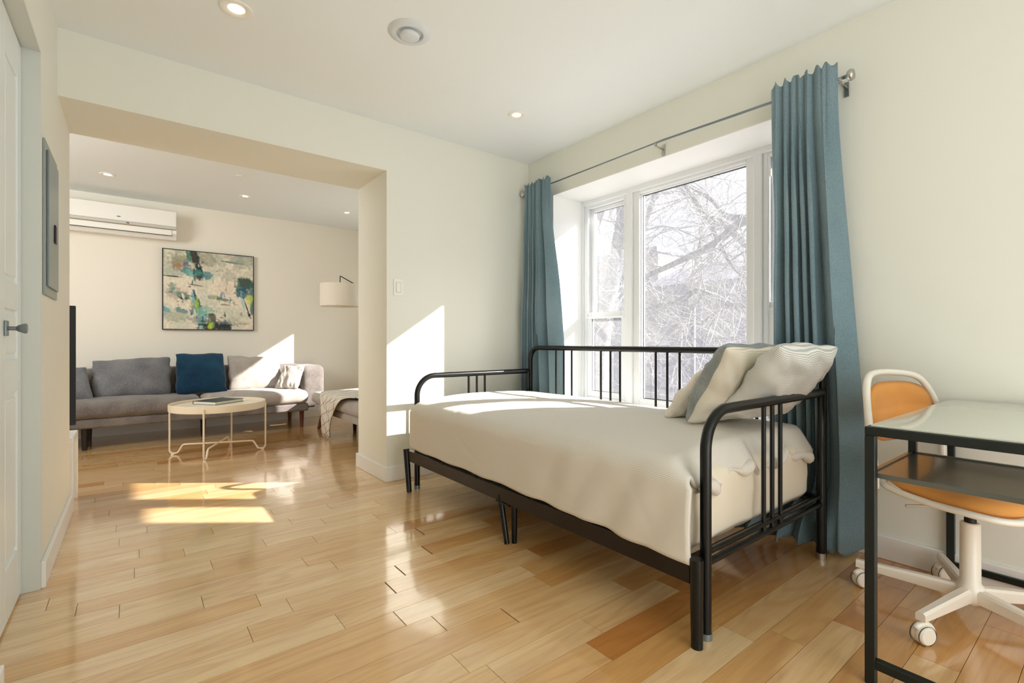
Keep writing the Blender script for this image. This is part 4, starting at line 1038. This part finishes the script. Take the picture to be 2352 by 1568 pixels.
b = new_bm(); disc(b, rrect(0.13, -0.1, 0.1, 30), lambda x, y: 0.405, 0.022); link('seat_mechanism', b, M_chairw, t, smooth=True)
b = new_bm(); tube(b, [CP(-0.02, -0.02, 0.405), CP(-0.20, 0.10, 0.40)], [0.006, 0.006], seg=8); link('lever', b, M_lever, t, smooth=True)
# back frame: one hoop leaning back, joined to the seat sides
def BP(a, h): # a lateral, h height above seat
    lean = 0.215+0.03*smoothstep(0, 0.4, h)+0.012
    curve = -0.05*(a/0.24)**2
    return CP(a, lean+curve, 0.452+h)
hoop = [(-0.238, -0.005), (-0.248, 0.08), (-0.258, 0.18), (-0.262, 0.27), (-0.252, 0.345), (-0.21, 0.392), (-0.14, 0.408), (0, 0.410), (0.14, 0.395), (0.20, 0.35), (0.235, 0.27), (0.243, 0.18), (0.238, 0.08), (0.232, -0.005)]
def cr_spline(p, n=6):
    out = []
    for i in range(len(p)-1):
        p0 = V(p[max(0, i-1)]); p1 = V(p[i]); p2 = V(p[i+1]); p3 = V(p[min(len(p)-1, i+2)])
        for k in range(n):
            s_ = k/n
            out.append(0.5*((2*p1)+(-p0+p2)*s_+(2*p0-5*p1+4*p2-p3)*s_*s_+(-p0+3*p1-3*p2+p3)*s_**3))
    out.append(V(p[-1])); return out
hp = [BP(q.x, q.y) for q in cr_spline([(a_, b_, 0) for a_, b_ in hoop])]
b = new_bm(); tube(b, hp, 0.0125, seg=12); link('back_frame', b, M_chairw, t, smooth=True)
padc = (0.0, 0.262)
b = new_bm()
po = []
for k in range(48):
    th_ = 2*PI*k/48; c_, s_ = math.cos(th_), math.sin(th_); x = 0.225*math.copysign(abs(c_)**0.62, c_); z = padc[1]+(0.112 if s_ > 0 else 0.12)*math.copysign(abs(s_)**0.75, s_)
    x *= (1-0.10*max(0, -s_)) 
    po.append((x, z))
rings = []
for side in (1, -1):
    rr_ = []
    for kk in range(6, -1, -1):
        f = kk/6
        if kk == 0: rr_.append([b.verts.new(BP(0, padc[1])+bk*side*0.018)])
        else: rr_.append([b.verts.new(BP(x*f, padc[1]+(z-padc[1])*f)+bk*side*0.018*max(0, 1-f**4)**0.5) for x, z in po])
    rings.append(rr_)
for rr_ in rings:
    for A_, B_ in zip(rr_[:-1], rr_[1:]):
        for k in range(48):
            k2 = (k+1) % 48
            if len(B_) == 1: b.faces.new((A_[k], A_[k2], B_[0]))
            else: b.faces.new((A_[k], A_[k2], B_[k2], B_[k]))
bmesh.ops.remove_doubles(b, verts=b.verts[:], dist=1e-5)
link('backrest', b, M_orange, t, smooth=True, label='orange back pad')

# ------------------------------------------------------------------ outside: ground, houses, street lamp, trees
GZ = -3.2
bm = new_bm(); box(bm, (3.6, -30, GZ-0.2), (60, 60, GZ)); structure('ground', bm, M_asphalt)
def W(u, v, x):   # where the line of sight through a photo point meets the plane x
    a = (u-1176)/FF; b_ = -(v-HZ)/FF
    d = V((math.sin(TH)+a*math.cos(TH), math.cos(TH)-a*math.sin(TH), b_))
    return V((0, 0, EYE))+d*(x/d.x)
def house(x, y0, y1, zt, roof, label, m_, arch, wins):
    t = thing('house', label, 'house', (x+3, (y0+y1)/2, GZ))
    b = new_bm(); box(b, (x, y0, GZ), (x+7, y1, zt)); link('wall', b, m_, t)
    if roof:
        b = new_bm(); A = [b.verts.new(p) for p in ((x-0.4, y0-0.3, zt), (x-0.4, y1+0.3, zt), (x+3.5, y1+0.3, zt+roof), (x+3.5, y0-0.3, zt+roof), (x+7.4, y0-0.3, zt), (x+7.4, y1+0.3, zt))]
        b.faces.new((A[0], A[1], A[2], A[3])); b.faces.new((A[3], A[2], A[5], A[4])); b.faces.new((A[0], A[3], A[4])); b.faces.new((A[1], A[5], A[2])); b.faces.new((A[0], A[4], A[5], A[1])); link('roof', b, M_roof, t)
    else:
        b = new_bm(); box(b, (x-0.25, y0-0.1, zt), (x+7, y1+0.1, zt+0.35)); link('cornice', b, M_roof, t)
    for (wy, wz, ww, wh) in wins:
        b = new_bm(); frame_rect(b, x-0.08, x+0.0, wy-ww/2-0.08, wy+ww/2+0.08, wz-0.08, wz+wh+0.08, 0.08, 0); f = link('window', b, M_snow, t)
        b = new_bm(); box(b, (x-0.05, wy-ww/2, wz), (x+0.01, wy+ww/2, wz+wh)); link('pane', b, M_hglass, f)
    if arch:
        ay, az, ar = arch; b = new_bm(); pts = [(x-0.06, ay-ar, az)]+[(x-0.06, ay-ar*math.cos(PI*k/16), az+ar*0.75*math.sin(PI*k/16)) for k in range(1, 16)]+[(x-0.06, ay+ar, az)]
        v_ = [b.verts.new(p) for p in pts]; b.faces.new(v_); o_ = link('arched_window', b, M_lantern, t)
        b = new_bm(); tube(b, pts, 0.12, seg=6); link('arch_trim', b, M_snow, o_)
pa = W(1640, 755, 24)
house(24, 10.5, 17.5, W(1600, 650, 24).z, 1.5, 'pale house with slate roof and arched window seen through the middle window pane', M_brick, (pa.y, pa.z-0.4, 1.1), [(16.6, 0.0, 0.9, 1.4), (14.3, -2.6, 1.0, 1.6), (11.5, -2.6, 1.0, 1.6)])
house(26, 18.4, 30, W(1500, 580, 26).z, 0, 'flat-roofed tan building behind the tree trunks in the left window pane', M_house, None, [(19.8, 1.6, 1.1, 1.6), (22.5, 1.6, 1.1, 1.6), (25.2, 1.6, 1.1, 1.6), (19.8, -1.6, 1.1, 1.6), (22.5, -1.6, 1.1, 1.6)])
house(23, -3, 9.0, W(1780, 640, 23).z, 0, 'pale building seen at the right side of the window', M_house, None, [(7.8, 1.2, 1.0, 1.6), (5.2, 1.2, 1.0, 1.6), (7.8, -1.8, 1.0, 1.6), (5.2, -1.8, 1.0, 1.6)])
# street lamp
LX = 11.0; lp = W(1592, 700, LX); lg = W(1578, 745, LX)
t = thing('street_lamp', 'street lamp post with a glass lantern seen through the middle window pane', 'street lamp', (LX, lp.y, GZ))
b = new_bm(); tube(b, [(LX, lp.y, GZ), (LX, lp.y, lp.z)], 0.06, seg=12); link('post', b, M_lampm, t, smooth=True)
b = new_bm(); tube(b, fillet([(LX, lp.y, lp.z-0.05), (LX, lg.y, lp.z-0.0), (LX, lg.y, lg.z+0.22)], 0.08, 5), 0.025, seg=8); link('bracket', b, M_lampm, t, smooth=True)
b = new_bm(); lathe(b, [(0.02, 0.25), (0.17, 0.16), (0.18, 0.12)], (LX, lg.y, lg.z), seg=8); link('lantern_cap', b, M_lampm, t)
b = new_bm(); lathe(b, [(0.16, 0.12), (0.11, -0.16), (0, -0.18)], (LX, lg.y, lg.z), seg=8); link('lantern', b, M_lantern, t)

class Tree:
    def __init__(s, seed): s.r = random.Random(seed); s.big = new_bm(); s.tw = new_bm(); s.n = 0
    def wob(s, a, b_, k, amt):
        pts = [a.lerp(b_, i/k) for i in range(k+1)]
        L_ = (b_-a).length
        for i in range(1, k): pts[i] = pts[i]+V([s.r.uniform(-1, 1) for _ in range(3)])*amt*L_
        return pts
    def limb(s, pts, r0, r1, kids, lvl=0):
        pts = [V(p) for p in pts]; n = len(pts)
        for p in (pts if lvl else []):       # the photo shows unbroken sun patches: no twigs in the sun's path to the windows
            t_ = p.x-3.06; yy_ = p.y+0.75*t_; zz_ = p.z-0.68*t_
            if t_ < 0.6 or (0.3 < yy_ < 5.9 and 0.2 < zz_ < 2.7): return
        sp = cr_spline([tuple(p) for p in pts], (5, 3, 2, 1)[lvl]); m = len(sp)
        rs = [r0+(r1-r0)*i/(m-1) for i in range(m)]
        tube(s.big if r0 > 0.022 else s.tw, sp, rs, seg=8 if r0 > 0.04 else 5 if r0 > 0.015 else 3, cap=False)
        s.n += 1
        if lvl >= 3: return
        for _ in range(kids):
            i = s.r.randint(max(1, m//5), m-1); p = sp[i]
            tn = (sp[min(m-1, i+1)]-sp[i-1]).normalized()
            d = (tn*s.r.uniform(0.2, 0.9)+V([s.r.uniform(-1, 1) for _ in range(3)])*1.0+V((0, 0, s.r.uniform(-0.35, 0.3)))).normalized()
            Ln = (2.0, 1.0, 0.5)[lvl]*s.r.uniform(0.5, 1.15)
            rr_ = max(0.0028, min(rs[i]*0.5, (0.017, 0.007, 0.0035)[lvl]))
            s.limb(s.wob(p, p+d*Ln, (4, 3, 2)[lvl], 0.05), rr_, rr_*0.35, (9, 6, 0)[lvl], lvl+1)
    def done(s, label, base):
        t = thing('bare_tree', label, 'tree', base)
        link('trunk', s.big, M_bark, t, smooth=True); link('twigs', s.tw, M_twig, t, smooth=True, kind='stuff')
# tree whose trunk stands in the left pane
T1 = Tree(5); X = 9.0
b0 = W(1370, 900, X); b0.z = GZ
T1.limb([b0, W(1385, 760, X), W(1408, 640, X), W(1428, 520, X), W(1445, 430, X), W(1455, 330, X)], 0.22, 0.12, 12)
T1.limb([W(1395, 700, X), W(1425, 660, X+.3), W(1452, 600, X+.4), W(1480, 520, X+.3), W(1500, 460, X), W(1530, 400, X), W(1590, 330, X)], 0.09, 0.04, 12)
T1.limb([W(1352, 560, X-.5), W(1375, 500, X-.4), W(1395, 440, X-.3), W(1420, 380, X-.2)], 0.10, 0.06, 7)
T1.limb([W(1425, 530, X), W(1420, 480, X), W(1422, 420, X)], 0.05, 0.03, 6)
T1.done('bare tree with a thick leaning trunk seen through the left window pane', tuple(b0))
T2 = Tree(9); X = 8.0
b1 = W(1900, 700, X); b1.z = GZ
T2.limb([b1, b1+V((0, 0.1, 2.5)), W(1870, 600, X), W(1800, 490, X), W(1712, 505, X), W(1640, 560, X), W(1560, 600, X), W(1484, 636, X), W(1440, 670, X)], 0.13, 0.035, 16)
T2.limb([W(1800, 460, X), W(1740, 570, X+.5), W(1665, 515, X+.4), W(1625, 500, X+.3), W(1590, 450, X+.3), W(1558, 420, X+.3), W(1530, 380, X+.3)], 0.075, 0.055, 14)
T2.limb([W(1712, 500, X+.2), W(1670, 495, X+.2), W(1640, 462, X+.2), W(1600, 435, X+.2), W(1560, 415, X+.2)], 0.06, 0.035, 10)
T2.limb([W(1620, 480, X+.3), W(1650, 555, X+.3), W(1690, 620, X+.3), W(1740, 650, X+.3)], 0.045, 0.02, 10)
T2.limb([W(1800, 600, X+1), W(1710, 700, X+1), W(1640, 680, X+.8), W(1600, 668, X+.6), W(1560, 690, X+.5), W(1480, 712, X+.4)], 0.07, 0.05, 14)
T2.limb([W(1615, 670, X+.6), W(1580, 720, X+.6), W(1530, 770, X+.6), W(1500, 810, X+.6)], 0.045, 0.03, 10)
T2.limb([W(1480, 530, X), W(1530, 520, X), W(1600, 545, X+.2), W(1680, 590, X+.3)], 0.02, 0.01, 7, 0)
T2.limb([W(1750, 760, X+.5), W(1680, 775, X+.5), W(1600, 778, X+.5), W(1520, 782, X+.5)], 0.025, 0.01, 10, 0)
T2.limb([W(1820, 380, X), W(1780, 430, X), W(1790, 520, X), W(1770, 640, X)], 0.04, 0.015, 12, 0)
T2.done('bare tree with long arching branches crossing the middle window pane', tuple(b1))
T3 = Tree(21); X = 13
b2 = W(1560, 900, X); b2.z = GZ
T3.limb([b2, W(1560, 800, X), W(1575, 700, X), W(1600, 600, X), W(1620, 480, X)], 0.10, 0.03, 14)
T3.limb([W(1570, 740, X), W(1520, 700, X), W(1480, 620, X), W(1450, 560, X)], 0.06, 0.02, 12)
T3.limb([W(1570, 760, X), W(1640, 720, X), W(1700, 640, X), W(1740, 560, X)], 0.06, 0.02, 12)
T3.limb([W(1570, 830, X), W(1500, 800, X), W(1430, 780, X), W(1380, 700, X)], 0.05, 0.02, 12)
T3.done('farther bare bushy tree behind the crossing branches', tuple(b2))

# ------------------------------------------------------------------ lights
w_ = bpy.data.worlds.new('sky'); scene.world = w_; w_.use_nodes = True
bg = w_.node_tree.nodes['Background']; bg.inputs['Color'].default_value = (0.80, 0.86, 1.0, 1); bg.inputs['Strength'].default_value = 1.0
def light(name, kind, loc, target, energy, color, size=1, sy=None, **k):
    l = bpy.data.lights.new(name, kind); l.energy = energy; l.color = color
    if kind == 'AREA':
        l.shape = 'RECTANGLE'; l.size = size; l.size_y = sy or size
    o = bpy.data.objects.new(name, l); COL.objects.link(o); o.location = loc
    o.rotation_euler = (V(target)-V(loc)).to_track_quat('-Z', 'Y').to_euler()
    for a, v in k.items(): setattr(l, a, v)
    return o
s = light('sun', 'SUN', (10, -6, 8), (9, -5.25, 7.32), 44.0, (1.0, 0.955, 0.90)); s.data.angle = math.radians(0.7)
for (y0, y1, z0, z1) in ((WY0, WY1, WZ0, WZ1), (LY0, LY1, LZ0, LZ1)):
    o = light('window_portal', 'AREA', (3.16, (y0+y1)/2, (z0+z1)/2), (0, (y0+y1)/2, (z0+z1)/2), 1, (1, 1, 1), y1-y0, z1-z0); o.data.cycles.is_portal = True
light('room_fill', 'AREA', (0.9, -1.9, 1.9), (1.2, 3.0, 1.1), 24, (0.95, 0.98, 1.0), 2.4, 1.2)  # unseen fill behind the camera, added to brighten the near room
light('ceiling_fill', 'AREA', (1.1, -1.2, 0.5), (0.8, 1.6, 2.5), 26, (0.92, 0.97, 1.0), 2.0, 1.0)  # added upward fill for the ceiling, not a fitting of the room
light('sky_fill', 'AREA', (8.2, -3.6, 5.6), (1.6, 2.2, 1.2), 620, (0.95, 0.98, 1.0), 4.0, 3.0)  # added area light outside, out of view, boosting daylight through the window
light('living_fill', 'AREA', (-1.7, 4.1, 2.0), (0.7, 6.0, 0.7), 58, (0.95, 0.97, 0.97), 1.2, 1.2)  # unseen fill behind the left wall, added to brighten the living room

# ------------------------------------------------------------------ camera and view
cam = bpy.data.cameras.new('camera'); cam.sensor_width = 36.0; cam.lens = 36.0*FF/2352.0; cam.clip_start = 0.02; cam.clip_end = 200
co = bpy.data.objects.new('camera', cam); COL.objects.link(co); co.location = (0, 0, EYE); co.rotation_euler = (PI/2, 0, -TH)
scene.camera = co
scene.view_settings.view_transform = 'Standard'
scene.view_settings.look = 'None'
scene.view_settings.exposure = -0.05
scene.cycles.use_denoising = True
scene.cycles.max_bounces = 10; scene.cycles.diffuse_bounces = 6; scene.cycles.transparent_max_bounces = 16
scene.cycles.sample_clamp_indirect = 6.0
scene.cycles.caustics_reflective = False; scene.cycles.caustics_refractive = False
